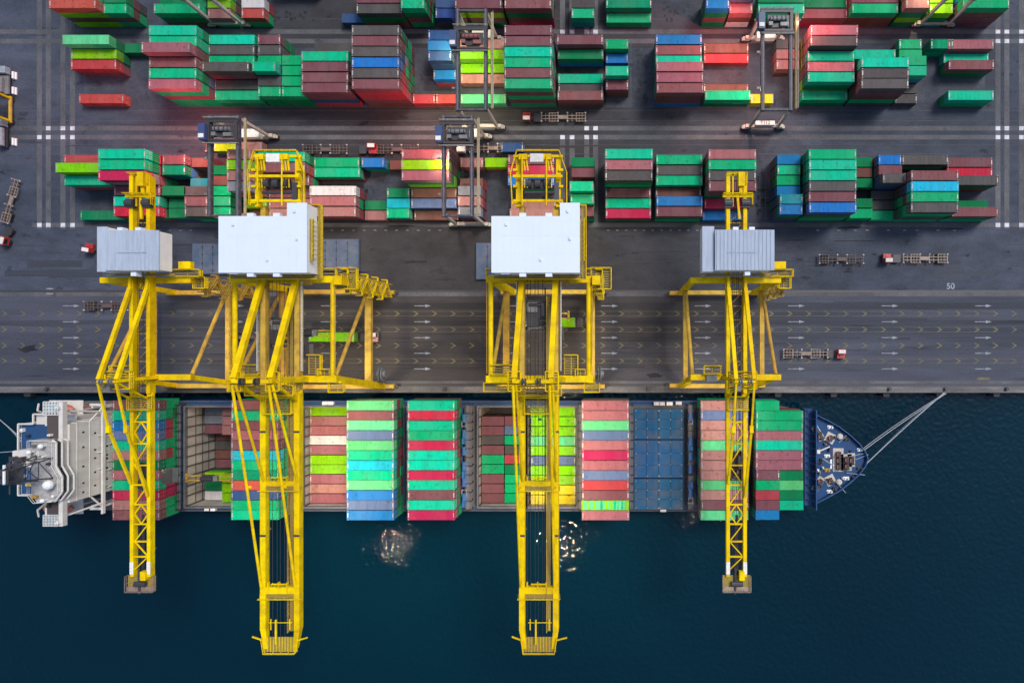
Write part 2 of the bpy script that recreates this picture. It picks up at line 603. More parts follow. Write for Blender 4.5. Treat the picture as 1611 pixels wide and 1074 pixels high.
for px_ in (112, 371, 518, 665, 812, 959, 1106, 1253, 1400, 1547, 1694):
    for py_ in (481, 506, 531, 555.5, 580):
        arrow(px_, py_)
for k in range(9):
    px_ = 1284 + 26 * k + (7 if k % 3 else 0)
    rect(g, px_, px_ + 5, 361.6, 363, 0.012)
for px_ in list(range(250, 300, 16)) + list(range(520, 700, 17)) + list(range(955, 1110, 14)):
    rect(g, px_, px_ + 4, 361.8, 362.8, 0.012)
rect(g, 73, 84, 453.2, 455, 0.012)
rect(g, 73, 84, 461, 462.6, 0.012)
struct(g.build('white_lane_marking', MARKW))
g = MB()
for py_, a_, b_ in ((493.3, 240, 1560), (518.2, 240, 1570), (543.4, 240, 1200), (567.7, 120, 1600)):
    k = 0
    px_ = 1272.6 - 29.42 * 45
    while px_ < 1700:
        if -60 < px_ < 1660:
            cx, cy = U(px_, py_)
            for s_ in (-1, 1):
                g.add([(cx + .75, cy, .016), (cx - .55, cy + s_ * .75, .016), (cx - 1.0, cy + s_ * .75, .016), (cx + .05, cy, .016)],
                      [(0, 1, 2, 3) if s_ > 0 else (3, 2, 1, 0)])
        px_ += 29.42
    if py_ != 543.4:
        rect(g, a_, b_, py_ - 3.9, py_ - 3.4, 0.0125)
        rect(g, a_, b_, py_ + 3.4, py_ + 3.9, 0.0125)
    else:
        rect(g, 1040, 1102, py_ + 1.5, py_ + 2.1, 0.0125)
rect(g, 1537, 1557, 593.5, 597.5, 0.012)
struct(g.build('yellow_lane_marking', MARKY))
g = MB()
rng = random.Random(21)
for _ in range(26):
    px_, py_ = rng.uniform(-40, 1640), rng.choice((376, 392, 415, 430, 474, 490, 514, 540, 566, 590))
    w_, h_ = rng.uniform(18, 90), rng.uniform(5, 17)
    if py_ > 460:
        h_ = min(h_, 10)
    rect(g, px_, px_ + w_, py_ - h_ / 2, py_ + h_ / 2, 0.0085 + 0.0001 * rng.randint(1, 20))
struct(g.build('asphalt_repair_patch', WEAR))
g = MB()
for _ in range(150):
    y_ = rng.choice((478, 484, 503, 509, 528, 534, 552, 558, 577, 583, 386, 398, 411, 420, 176, 184, 195, 209, 222, 231, 57)) + rng.gauss(0, 1.5)
    x_, w_ = rng.uniform(-100, 1650), rng.uniform(25, 190)
    d_ = rng.gauss(0, 1.2)
    a, b_ = U(x_, y_), U(x_ + w_, y_ + d_)
    hw = rng.uniform(.12, .34)
    zz_ = 0.0128 + .0001 * rng.randint(0, 20)
    g.add([(a[0], a[1] - hw * .3, zz_), (b_[0], b_[1] - hw, zz_), (b_[0], b_[1] + hw, zz_), (a[0], a[1] + hw * .3, zz_)], [(0, 1, 2, 3)])
struct(g.build('tyre_mark', WEAR))
g = MB()
for cx_, cy_, w_, h_ in ((915, 425, 30, 4), (925, 438, 24, 4), (1268, 437, 20, 7), (800, 420, 26, 3), (985, 372, 40, 2), (1340, 379, 90, 2), (1250, 378, 50, 2),
                         (560, 428, 60, 4), (655, 412, 50, 5), (700, 440, 40, 3), (45, 548, 36, 14), (1030, 590, 26, 8), (1345, 358, 60, 3), (1500, 360, 40, 3),
                         (440, 358, 60, 3), (640, 356, 90, 3), (960, 360, 60, 3), (1165, 357, 40, 3), (1375, 400, 10, 5), (1000, 398, 16, 3)):
    cx, cy = U(cx_, cy_)
    pts = []
    for i in range(14):
        a = 2 * math.pi * i / 14
        k = rng.uniform(.55, 1.1)
        pts.append((cx + math.cos(a) * w_ / S * .5 * k, cy + math.sin(a) * h_ / S * .5 * k))
    g.poly(pts, 0.0150 + .0001 * rng.randint(0, 9))
struct(g.build('oil_stain', OILM))
# the number painted on the apron
struct(text_mesh('painted_number', '50', 2.3, MARKW, (*U(1495.5, 450.5), 0.016), None, 0.05))

# water: one sheet with a cut-out where the ship's open holds reach below it
WZ = -3.6
wm = bpy.data.materials.new('harbour_water')
wm.use_nodes = True
n, l = wm.node_tree.nodes, wm.node_tree.links
b = n['Principled BSDF']
b.inputs['Roughness'].default_value = 0.032
b.inputs['IOR'].default_value = 1.33
b.inputs['Specular IOR Level'].default_value = 0.35
tc = n.new('ShaderNodeTexCoord')
nz0 = n.new('ShaderNodeTexNoise')
nz0.inputs['Scale'].default_value = 0.012
nz0.inputs['Detail'].default_value = 3
l.new(tc.outputs['Object'], nz0.inputs['Vector'])
rp = n.new('ShaderNodeValToRGB')
rp.color_ramp.elements[0].position = 0.35
rp.color_ramp.elements[1].position = 0.7
rp.color_ramp.elements[0].color = (0.0001, 0.0118, 0.0225, 1)
rp.color_ramp.elements[1].color = (0.0002, 0.0170, 0.0295, 1)
l.new(nz0.outputs['Fac'], rp.inputs[0])
l.new(rp.outputs[0], b.inputs['Base Color'])
h = None
for sc_, st_ in ((0.95, 1.7), (0.14, 0.2)):
    q = n.new('ShaderNodeTexNoise')
    q.inputs['Scale'].default_value = sc_
    q.inputs['Detail'].default_value = 0.0
    l.new(tc.outputs['Object'], q.inputs['Vector'])
    mm = n.new('ShaderNodeMath')
    mm.operation = 'MULTIPLY'
    mm.inputs[1].default_value = st_
    l.new(q.outputs['Fac'], mm.inputs[0])
    if h is None:
        h = mm.outputs[0]
    else:
        ad = n.new('ShaderNodeMath')
        ad.operation = 'ADD'
        l.new(h, ad.inputs[0])
        l.new(mm.outputs[0], ad.inputs[1])
        h = ad.outputs[0]
bp = n.new('ShaderNodeBump')
bp.inputs['Strength'].default_value = 0.5
bp.inputs['Distance'].default_value = 0.17
l.new(h, bp.inputs['Height'])
l.new(bp.outputs[0], b.inputs['Normal'])
g = MB()
hx0, hy1 = U(300, 634)
hx1, hy0 = U(912, 796)
yb = U(0, 2600)[1]
g.sheet(x0, x1, hy1, yq, WZ)
g.sheet(x0, x1, yb, hy0, WZ)
g.sheet(x0, hx0, hy0, hy1, WZ)
g.sheet(hx1, x1, hy0, hy1, WZ)
struct(g.build('water', wm))

# ------------------------------------------------------------------ containers
TH = 2.70                      # tier height
LEN = {40: 12.19, 20: 6.06}
CW, CH = 2.44, 2.62
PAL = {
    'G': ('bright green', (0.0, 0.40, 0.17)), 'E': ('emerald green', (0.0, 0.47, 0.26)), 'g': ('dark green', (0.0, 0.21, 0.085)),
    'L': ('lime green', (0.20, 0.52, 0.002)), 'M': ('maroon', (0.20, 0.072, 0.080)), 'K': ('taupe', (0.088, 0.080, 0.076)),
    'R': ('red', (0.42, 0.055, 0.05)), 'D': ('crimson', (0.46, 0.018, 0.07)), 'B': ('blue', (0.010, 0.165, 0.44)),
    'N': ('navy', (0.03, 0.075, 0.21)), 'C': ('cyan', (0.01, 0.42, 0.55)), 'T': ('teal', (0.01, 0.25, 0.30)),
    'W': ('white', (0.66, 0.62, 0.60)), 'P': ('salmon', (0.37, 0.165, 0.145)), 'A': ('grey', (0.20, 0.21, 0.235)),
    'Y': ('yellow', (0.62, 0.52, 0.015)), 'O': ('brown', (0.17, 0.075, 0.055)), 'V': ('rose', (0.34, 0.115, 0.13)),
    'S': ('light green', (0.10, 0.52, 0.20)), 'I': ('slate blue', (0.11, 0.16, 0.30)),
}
CM = {k: mat('container_' + v[0].replace(' ', '_'), v[1], 0.6, dirt=0.55, rust=0.75, fade=tuple(0.72 * c + 0.045 for c in v[1]),
             dirt_col=tuple(0.40 * c + 0.012 for c in v[1]), scale=0.35, vary=0.13, ribs=('X', 1.1), bump=0.7, streak=(2.2, 0.5, 1), spec=0.08)
      for k, v in PAL.items()}


def body_mesh(ft):
    L = LEN[ft]
    mb = MB()
    # posts and rails proud of sunken panels
    hx, hy = L / 2, CW / 2
    mb.box(-hx + .06, hx - .06, -hy + .05, hy - .05, 0.12, CH - .05)
    for sx in (-1, 1):
        for sy in (-1, 1):
            a, b = sorted((sx * hx, sx * (hx - .16)))
            c, d = sorted((sy * hy, sy * (hy - .16)))
            mb.box(a, b, c, d, 0, CH)
    for sy in (-1, 1):
        c, d = sorted((sy * hy, sy * (hy - .10)))
        mb.box(-hx + .16, hx - .16, c, d, CH - .12, CH - .012)
        mb.box(-hx + .16, hx - .16, c, d, 0.02, .17)
    for sx in (-1, 1):
        a, b = sorted((sx * hx, sx * (hx - .12)))
        mb.box(a, b, -hy + .16, hy - .16, CH - .12, CH - .012)
        mb.box(a, b, -hy + .16, hy - .16, 0.02, .17)
    # roof ribs
    nr = int(L / 1.1)
    for i in range(nr):
        x = -hx + .5 + (L - 1.0) * i / (nr - 1)
        mb.box(x - .16, x + .16, -hy + .18, hy - .18, CH - .06, CH - .018)
    # side posts of the corrugation
    nr = int(L / .55)
    for i in range(nr):
        x = -hx + .4 + (L - .8) * i / (nr - 1)
        for sy in (-1, 1):
            c, d = sorted((sy * (hy - .05), sy * (hy - .012)))
            mb.box(x - .12, x + .12, c, d, .18, CH - .13)
    me_o = mb.build('container', CM['G'])
    me = me_o.data
    bpy.data.objects.remove(me_o)
    return me


def door_mesh():
    mb = MB()
    for s_ in (-1, 1):
        a, b = sorted((s_ * .02, s_ * 1.04))
        mb.box(-.02, .05, a, b, .18, CH - .14, 0)
        for y in (.3, .75):
            mb.tube((.075, s_ * y, .16), (.075, s_ * y, CH - .12), .035, 5, 1)
        mb.box(.05, .12, min(s_ * .2, s_ * .85), max(s_ * .2, s_ * .85), 1.05, 1.15, 1)
    o = mb.build('door', [CM['G'], BARS])
    me = o.data
    bpy.data.objects.remove(o)
    return me


def plate_mesh():
    mb = MB()
    mb.box(-.13, .13, -.62, .62, -.02, .012)
    for s_ in (-1, 1):
        mb.box(-.09, .09, s_ * 1.12 - .09, s_ * 1.12 + .09, -.02, .03)
    o = mb.build('header_plate', PLATE)
    me = o.data
    bpy.data.objects.remove(o)
    return me


BODY = {40: body_mesh(40), 20: body_mesh(20)}
DOOR = door_mesh()
HEAD = plate_mesh()
SPECS = []     # every container of the scene: dict


def spec(x, y, z, ft, c, **kw):
    SPECS.append(dict(x=x, y=y, z=z, ft=ft, c=c, jx=random.uniform(-.07, .07), jy=random.uniform(-.05, .05), **kw))


ORD = ('zeroth first second third fourth fifth sixth seventh eighth ninth tenth eleventh twelfth thirteenth fourteenth fifteenth '
       'sixteenth seventeenth eighteenth nineteenth twentieth twenty-first twenty-second twenty-third twenty-fourth '
       'twenty-fifth twenty-sixth twenty-seventh twenty-eighth twenty-ninth thirtieth').split()
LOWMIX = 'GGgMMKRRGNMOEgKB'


def yard(block, edge, pitch, stacks):
    """edge: front ground line of the block, in photograph pixels; rows count from the quay"""
    for si, (sx, ft, toks) in enumerate(sorted(stacks, key=lambda q: q[0])):
        cx = U(sx, 0)[0] + LEN[ft] / 2
        for t in toks.split():
            low = ''
            if '/' in t:
                t, low = t.split('/')
            row, c, nt = int(t[0]), t[1], int(t[2])
            cy = U(0, edge - 7 - pitch * row)[1]
            for k in range(nt):
                dn = nt - 1 - k
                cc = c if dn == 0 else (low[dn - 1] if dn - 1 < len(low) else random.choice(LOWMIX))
                spec(cx, cy, k * TH + .02, ft, cc, where='yard', block=block, stack=si + 1, row=row + 1, down=dn, top=nt)


LOWER = [
    (138, 40, '0g1 3E3 4L4 5R3'),
    (212.5, 40, '0D3/gM 1E3 2M3 3D5/AMG 4G5/gMM 5E5/gRMG'),
    (286, 20, '0g2 1g2 2g3 4g3 5M3'),
    (319, 20, '0K3 1M3 2K3 3T2 5O2'),
    (354.5, 20, '0G3/L 1G3/L 2G3 3O3 4g3'),
    (400.5, 20, '0O1 1L2 2A5/MPPK 3P5/OOAM 4L5/KMLO 5P5/GKMG'),
    (438, 40, '0P2 1V2 2M2 3M3 4M4 5G4/gMG'),
    (507.5, 40, '0P3 1V3 2W3 4G2 5G2'),
    (580, 20, '0P1 1g1 5B2'),
    (618.5, 20, '0G2 1C2 2g2 5O1'),
    (655.6, 40, '0O1 1I2 2O2 3V5/gLgO 4L5/OMgG 5M5/MKOM'),
    (731, 20, '0A3 1P3 2A3 3O2 5P2'),
    (768.6, 20, '5L2'),
    (806.5, 40, '0P2 1P1 3B3 4D3 5M3'),
    (901, 20, '0M3/g 1G4 2G5/gg 4M2 5g2'),
    (953, 40, '0D2/g 1G2 2M2 3K5/gGGM 4V5 5E5'),
    (1029.5, 40, '0M3/gG 1B3 2O2 3G3/gK 4K3 5G3'),
    (1104, 40, '0B1 1D2 2M5/MgGK 3K5 4G5 5V5'),
    (1211.5, 20, '0B4/gKN 1T4/KNg 2B3/NN 3G3/gN 4G3 5B3'),
    (1250.5, 40, '0B5/KgGg 1M5 2K5/KgGT 3E5/gTgG 4E5 5G5/gGgT'),
    (1326, 20, '0G2 1g2 3g2 4O2 5g2'),
    (1364.5, 20, '0G1 1K1 2K1 3K4/NNK 4M3 5B3'),
    (1399.5, 40, '0K5/GgKG 1G5/OGgK 2C5/NOKg 3M5/OOKM 5K3'),
    (1475, 40, '0M3/gG 1g1 3K3/g 4D2 5M2'),
]
UPPER = [
    (136, 40, '0R1 3R2/M 4L2/g 5S3/gg'),
    (207.5, 20, '5g1'),
    (286.5, 40, '0V5/GMGG 1G5/gIMM 2M5/gIGK 3V6/MOgGR 4G5/EMGg 5E5/gEGM'),
    (355, 40, '0G2/g 1K2/O 2K4/MDgM 3G3/g 4K3 5E3'),
    (429.5, 20, '0G3/g 1K3 2E4 3G3 4K3 5M3/g'),
    (466, 20, '0G3/gg 1G3 2G3 3G3'),
    (502, 40, '0M4/MNR 1M4 2M4 3G4 5K1'),
    (582.5, 40, '0M5/RRMO 1K5/RMgK 2B5/MGKg 3K5/NAgM 4M5/MgGK 5K5/gKEM'),
    (654, 20, '0R1'), (690, 20, '0R1 2B2/R 3N4/NNR 4B4/NBN 5N4/NNB'),
    (728.5, 40, '0S1 2P1 3L1 4L2/G 5P2'),
    (805.5, 40, '0G5/OGMG 1M5 2G5 3E5 4M5 5M5'),
    (879.5, 40, '0M2/O 1K1 2E1 4g2 5M3'),
    (953.5, 20, '1M2/O 2E3/TB 4B1 5G2/g'),
    (1029, 40, '0M4/OMB 1V4 2V4 3E3 4M3 5B3'),
    (1105, 40, '0G2/g 1O1 4R1 5O1'),
    (1178, 20, '0Y1'),
    (1214, 20, '3P2/O 4P2 5K2'),
    (1252.7, 40, '0G2/g 1E4/gLO 2V4/OMO 3E4/MLO 4K5/MOLL 5V5/OKLG'),
    (1327, 40, '0K5/MOGK 1K5/MMOg 2E5/gMMO 4E2'),
    (1402, 20, '0K1 1K1 2E3/T 3G3 4G2 5G2'),
    (1450, 20, '5g2'),
    (1477, 40, '0E2/G 3M2/g 4E1 5V2/g'),
]
TOPB = [
    (127.6, 40, '0R4/LOL 1g3 2O3'), (197, 20, '0G3/OG 1g3'), (273, 40, '0G3/gO 1g2 2g2'), (345, 20, '0P2 1L2 2P3'),
    (396.6, 20, '0R2 1W2'), (440, 40, '3K2 4M2'), (544, 20, '0N1'), (578, 40, '0K3/gM 1M3 2g3'), (650, 20, '0G4/gMG 1O4'), (693, 20, '0N2 1N2 2N2'),
    (729.5, 40, '0M4/LMg 1O4'), (803, 40, '0M4/gOD 1M4 2K4'), (901, 20, '0G2/T 1K2'), (954, 40, '0G1 1g2 2g2'),
    (1102.6, 20, '0B4/gMg 1B4'), (1140, 20, '0V3/OW 1I4'), (1183, 40, '0E3/gO 1g3'), (1253, 40, '0M2/D 1g2 2g2'),
    (1324, 40, '0G3/OO 1M3 2g3'), (1399, 20, '0P4/gLg 1L4'), (1442, 20, '0L3/gT 1L3'), (1483, 40, '0G4/OMM 1G4'),
]
yard('quayside yard block', 348.5, 15.6, LOWER)
yard('middle yard block', 168.0, 15.65, UPPER)
yard('topmost yard block', 43.0, 15.65, TOPB)

# ---- on the ship
HATZ = 4.0
ROWP = 14.66
DECKBAYS = [   # x, per row: one letter for a long box, two letters for a pair of short ones
    (1175.0, 'G- G G V E V V Mg GS Rg ME B-'),
    (1094.0, 'P I P P S P P P S P M S'),
    (918.5, 'V V S I V D V I R M L V'),
    (661.5, 'E D E G D E E D E M E D'),
    (572.0, 'S M S I S E C G S B I B'),
    (402.0, 'M G M V M C G g R N G G'),
    (227.0, 'M E B I E P g V G D P M'),
]
for bi, (sx, rows) in enumerate(DECKBAYS):
    for r_, tok in enumerate(rows.split()):
        cy = U(0, 624 + ROWP * (r_ + .5))[1]
        xs = U(sx, 0)[0]
        units = [(tok, 40, xs + LEN[40] / 2)] if len(tok) == 1 else \
            [(ch, 20, xs + 3.03 + 6.13 * i) for i, ch in enumerate(tok) if ch != '-']
        for c, ft, cx in units:
            for k in range(3):
                dn = 2 - k
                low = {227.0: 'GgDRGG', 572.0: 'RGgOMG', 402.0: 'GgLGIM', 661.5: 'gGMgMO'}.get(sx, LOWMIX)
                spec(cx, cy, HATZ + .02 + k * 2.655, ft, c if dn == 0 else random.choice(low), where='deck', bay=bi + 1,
                     row=r_ + 1, down=dn, top=3, half=('' if ft == 40 else ('aft' if cx - xs < 4 else 'forward')))
HOLDP = 15.2
HOLDS = [   # hold number from the stern, x, ft, top z, rows from the quay
    (1, 311.0, 20, -3.2, 'A A M - - - - L g W'), (1, 347.5, 20, -0.6, 'P P P - - - - L L L'),
    (1, 311.0, 20, -8.5, '- - - O K O M - - -'), (1, 347.5, 20, -8.5, '- - - K O O K - - -'),
    (2, 488.0, 40, 0.2, 'L P V W V L L V P V'),
    (3, 758.0, 20, 0.0, '- M M K M G G M M M'), (3, 794.0, 20, 0.0, '- M I G K R g G G G'),
    (4, 836.5, 40, 1.6, 'L L L S L I L L Y Y'),
]
for hn, sx, ft, zt, rows in HOLDS:
    for r_, c in enumerate(rows.split()):
        if c == '-':
            continue
        cy = U(0, 639 + HOLDP * (r_ + .5))[1]
        cx = U(sx, 0)[0] + LEN[ft] / 2
        for k in range(2):
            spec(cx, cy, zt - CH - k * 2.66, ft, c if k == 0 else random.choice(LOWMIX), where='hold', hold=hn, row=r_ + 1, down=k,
                 top=2, half=('' if ft == 40 else ('aft' if sx in (311.0, 758.0) else 'forward')))


# ---- which of them show, and how large (a plain z-ordered fill of the picture)
def rank_specs():
    w, h_ = 1024, 682
    k0 = 1024 / 1611.0
    ids = np.full((h_, w), -1, np.int32)

    def prj(p):
        k = F_PX / (CAM_H - p[2])
        return ((NX + p[0] * k) * k0, (NY - p[1] * k) * k0)

    def fill(pts, i):
        pts = np.array(pts)
        xa, ya = np.floor(pts.min(0)).astype(int)
        xb, yb_ = np.ceil(pts.max(0)).astype(int)
        xa, ya, xb, yb_ = max(xa, 0), max(ya, 0), min(xb, w - 1), min(yb_, h_ - 1)
        if xa > xb or ya > yb_:
            return
        X, Y = np.meshgrid(np.arange(xa, xb + 1) + .5, np.arange(ya, yb_ + 1) + .5)
        pos = np.ones(X.shape, bool)
        neg = np.ones(X.shape, bool)
        for a, b2 in zip(pts, np.roll(pts, -1, 0)):
            cr = (b2[0] - a[0]) * (Y - a[1]) - (b2[1] - a[1]) * (X - a[0])
            pos &= cr >= 0
            neg &= cr <= 0
        ids[ya:yb_ + 1, xa:xb + 1][pos | neg] = i
    order = sorted(range(len(SPECS)), key=lambda i: (round(SPECS[i]['z'], 1), -math.hypot(SPECS[i]['x'], SPECS[i]['y'])))
    for i in order:
        s_ = SPECS[i]
        hx, hy = LEN[s_['ft']] / 2, CW / 2
        zb, zt = s_['z'], s_['z'] + CH
        sx = -1 if s_['x'] > 0 else 1
        sy = -1 if s_['y'] > 0 else 1
        xx = s_['x'] + sx * hx
        yy = s_['y'] + sy * hy
        fill([prj((xx, s_['y'] - hy, zb)), prj((xx, s_['y'] + hy, zb)), prj((xx, s_['y'] + hy, zt)), prj((xx, s_['y'] - hy, zt))], i)
        fill([prj((s_['x'] - hx, yy, zb)), prj((s_['x'] + hx, yy, zb)), prj((s_['x'] + hx, yy, zt)), prj((s_['x'] - hx, yy, zt))], i)
        fill([prj((s_['x'] + a * hx, s_['y'] + b2 * hy, zt)) for a, b2 in ((-1, -1), (1, -1), (1, 1), (-1, 1))], i)
    cnt = np.bincount(ids[ids >= 0].ravel(), minlength=len(SPECS))
    return cnt


CNT = rank_specs()
N_SINGLE = 296
_order = sorted(range(len(SPECS)), key=lambda i: -CNT[i])
SINGLE = set(i for i in _order[:N_SINGLE] if CNT[i] > 0)
GROUPS = {'quayside yard block': 'containers in the quayside yard block', 'middle yard block': 'containers in the middle yard block',
          'topmost yard block': 'containers in the topmost yard block'}


def clabel(s_):
    c = PAL[s_['c']][0]
    if s_['where'] == 'yard':
        tier = 'on top' if s_['down'] == 0 else ('under the top one' if s_['down'] == 1 else ORD[s_['down'] + 1] + ' from top')
        return '%s container %s, row %d from quay, %s stack from left, %s' % (c, tier, s_['row'], ORD[s_['stack']], s_['block'].replace(' yard', ''))
    if s_['where'] == 'deck':
        tier = 'on top' if s_['down'] == 0 else ORD[s_['down'] + 1] + ' from top'
        if s_['half']:
            tier = s_['half'] + ' half, ' + ('top' if s_['down'] == 0 else ORD[s_['down'] + 1])
        return '%s container %s, row %d from quay, %s deck bay from bow' % (c, tier, s_['row'], ORD[s_['bay']])
    return '%s container in %s hold from stern, row %d from quay%s' % (
        c, ORD[s_['hold']], s_['row'], (', ' + s_['half'] + ' half') if s_['half'] else '')


def make_container(s_, label, group):
    o = bpy.data.objects.new('container', BODY[s_['ft']])
    COL.objects.link(o)
    o.location = (s_['x'] + s_['jx'], s_['y'] + s_['jy'], s_['z'])
    o.material_slots[0].link = 'OBJECT'
    o.material_slots[0].material = CM[s_['c']]
    tag(o, label, 'container', group)
    hx = LEN[s_['ft']] / 2
    side = -1 if s_['x'] > 0 else 1
    d = bpy.data.objects.new('door', DOOR)
    COL.objects.link(d)
    d.parent = o
    d.location = (side * (hx - .055), 0, 0)
    d.rotation_euler = (0, 0, 0 if side > 0 else math.pi)
    d.material_slots[0].link = 'OBJECT'
    d.material_slots[0].material = CM[s_['c']]
    if s_.get('bay') == 3 and s_['row'] == 11 and s_['down'] == 0:
        mb = MB()
        rr = random.Random(5)
        x = -hx + .5
        while x < hx - .6:
            w_ = rr.uniform(.12, .5)
            mb.box(x, x + w_, -1.1, 1.1, CH - .03, CH + rr.uniform(.03, .16), rr.choice((0, 0, 1, 2)))
            x += w_
        mb.build('tarpaulin', [CM['S'], CM['G'], CM['L']], o)
    elif s_['down'] == 0:
        for sx in (-1, 1):
            h2 = bpy.data.objects.new('header_plate', HEAD)
            COL.objects.link(h2)
            h2.parent = o
            h2.location = (sx * (hx - .30), 0, CH + .004)
    return o


rest = MB()
keys = list(PAL)
for i, s_ in enumerate(SPECS):
    if i in SINGLE:
        grp = GROUPS[s_['block']] if s_['where'] == 'yard' else ('containers on the ship deck' if s_['where'] == 'deck' else 'containers in the ship holds')
        make_container(s_, clabel(s_), grp)
    else:
        hx, hy = LEN[s_['ft']] / 2, CW / 2
        x_, y_, z_ = s_['x'] + s_['jx'], s_['y'] + s_['jy'], s_['z']
        mi = keys.index(s_['c'])
        rest.box(x_ - hx, x_ + hx, y_ - hy, y_ + hy, z_ + .03, z_ + CH - .02, mi)
        for sx in (-1, 1):
            for sy in (-1, 1):
                rest.box(x_ + sx * (hx - .09) - .1, x_ + sx * (hx - .09) + .1, y_ + sy * (hy - .09) - .1, y_ + sy * (hy - .09) + .1, z_, z_ + CH, mi)
            for yy in (-.75, -.3, .3, .75):
                rest.box(x_ + sx * hx - .04, x_ + sx * hx + .04, y_ + yy - .03, y_ + yy + .03, z_ + .15, z_ + CH - .15, len(keys))
ro = rest.build('stacked_containers', [CM[k] for k in keys] + [BARS])
ro['kind'] = 'stuff'
tag(ro, 'mass of further stacked containers, mostly hidden under and behind the others', 'containers')

# ------------------------------------------------------------------ the ship
SHIP = thing('container_ship', 'blue hulled container ship berthed along the quay with beige bridge at its stern', 'container ship',
             (*U(720, 714), WZ))
SO = SHIP.location


def P2(pts):
    return [U(*p) for p in pts]


def sbox(mb, px0, px1, py0, py1, z0, z1, mi=0):
    a, d = U(px0, py0)
    b_, c = U(px1, py1)
    mb.box(a, b_, c, d, z0, z1, mi)


CYS = 714.0
top_half = [(98, 58), (104, 74), (122, 83), (150, 85), (300, 85), (912, 85), (1150, 85), (1200, 80), (1235, 75), (1272, 66)]
bow_half = [(1272, 66), (1290, 57), (1306, 48), (1322, 36), (1336, 23), (1345, 11), (1349, 0)]
outline_main = [(x, CYS - h_) for x, h_ in top_half] + [(x, CYS + h_) for x, h_ in reversed(top_half)]
full = top_half + bow_half[1:]
outline_full = [(x, CYS - h_) for x, h_ in full] + [(x, CYS + h_) for x, h_ in reversed(full[:-1])]
DZ = 2.4     # main deck
mb = MB()
# hull skin: waterline a little finer than the deck edge at the ends
n_ = len(outline_full)
lo = []
for (x, y) in outline_full:
    fx = 720 + (x - 720) * (0.985 if x > 720 else 0.995)
    fy = CYS + (y - CYS) * (1 if 200 < x < 1150 else 0.86)
    lo.append((fx, fy))
vs = [(*U(*p), -9.0) for p in lo] + [(*U(*p), DZ) for p in outline_full]
mb.add(vs, [(i, (i + 1) % n_, n_ + (i + 1) % n_, n_ + i) for i in range(n_)])
mb.build('hull', HULLB, SHIP, SO)
# main deck in strips round the open holds
HOLDRECTS = [(304, 396), (486.5, 560), (756.5, 830), (832, 908)]
HY0, HY1 = 638.5, 792
mb = MB()
st = [(98, 58), (104, 74), (122, 83), (150, 85), (304, 85)]
mb.poly(P2([(x, CYS + h_) for x, h_ in st] + [(x, CYS - h_) for x, h_ in reversed(st)]), DZ - .02)
fw = [(908, 85), (1150, 85), (1200, 80), (1235, 75), (1272, 66)]
mb.poly(P2([(x, CYS + h_) for x, h_ in fw] + [(x, CYS - h_) for x, h_ in reversed(fw)]), DZ - .02)


def dsheet(m_, a, b_, c, d, z, mi=0):
    xa, yb_ = U(a, c)
    xb, ya = U(b_, d)
    m_.sheet(xa, xb, ya, yb_, z, mi)


dsheet(mb, 304, 908, CYS - 85, HY0, DZ - .02)
dsheet(mb, 304, 908, HY1, CYS + 85, DZ - .02)
for (a, b_) in ((396, 486.5), (560, 756.5), (830, 832)):
    dsheet(mb, a, b_, HY0, HY1, DZ - .02)
mb.build('main_deck', LDECK, SHIP, SO)
# blue passage plating along both sides
mb = MB()
dsheet(mb, 240, 1180, CYS - 84, HY0 - 3.2, DZ + .004)
dsheet(mb, 240, 1180, HY1 + 3.2, CYS + 84, DZ + .004)
mb.build('side_passage', DECKB, SHIP, SO)
mb = MB()
for s_ in (-1, 1):
    pts = [(*U(x, CYS + s_ * 84.6), DZ) for x in range(240, 1160, 20)]
    mb.rail(pts, 1.1, 3.4, 0.045)
mb.build('side_railing', COAM, SHIP, SO)
# each hold: coaming and inner walls
for (a, b_) in HOLDRECTS:
    mb = MB()
    t = 2.2
    for (c0, c1, d0, d1) in ((a - t, b_ + t, HY0 - t, HY0), (a - t, b_ + t, HY1, HY1 + t), (a - t, a, HY0, HY1), (b_, b_ + t, HY0, HY1)):
        sbox(mb, c0, c1, d0, d1, DZ, 3.7)
    co = mb.build('hatch_coaming', COAM, SHIP, SO)
    mb = MB()
    (xa, yb_), (xb, ya) = U(a, HY0), U(b_, HY1)
    zb = -13.0
    q = [(xa, ya), (xb, ya), (xb, yb_), (xa, yb_)]
    vs = [(x, y, zb) for x, y in q] + [(x, y, DZ) for x, y in q]
    mb.add(vs, [(1, 0, 4, 5), (2, 1, 5, 6), (3, 2, 6, 7), (0, 3, 7, 4)], 0)
    mb.add([(x, y, zb) for x, y in q], [(0, 1, 2, 3)], 1)
    # cell guides
    for i in range(11):
        yy = U(0, HY0 + .8 + (HY1 - HY0 - 1.6) * i / 10)[1]
        mb.box(xa, xa + .35, yy - .12, yy + .12, zb, 3.4, 2)
        mb.box(xb - .3, xb, yy - .12, yy + .12, zb, 3.4, 2)
    for i in range(1, 5):
        mb.box(xa + .002, xa + .16, ya + .3, yb_ - .3, 2 - 3.0 * i - .1, 2 - 3.0 * i + .1, 2)
    mb.build('cargo_hold', [HOLDW, STEEL, BROWN], SHIP, SO)
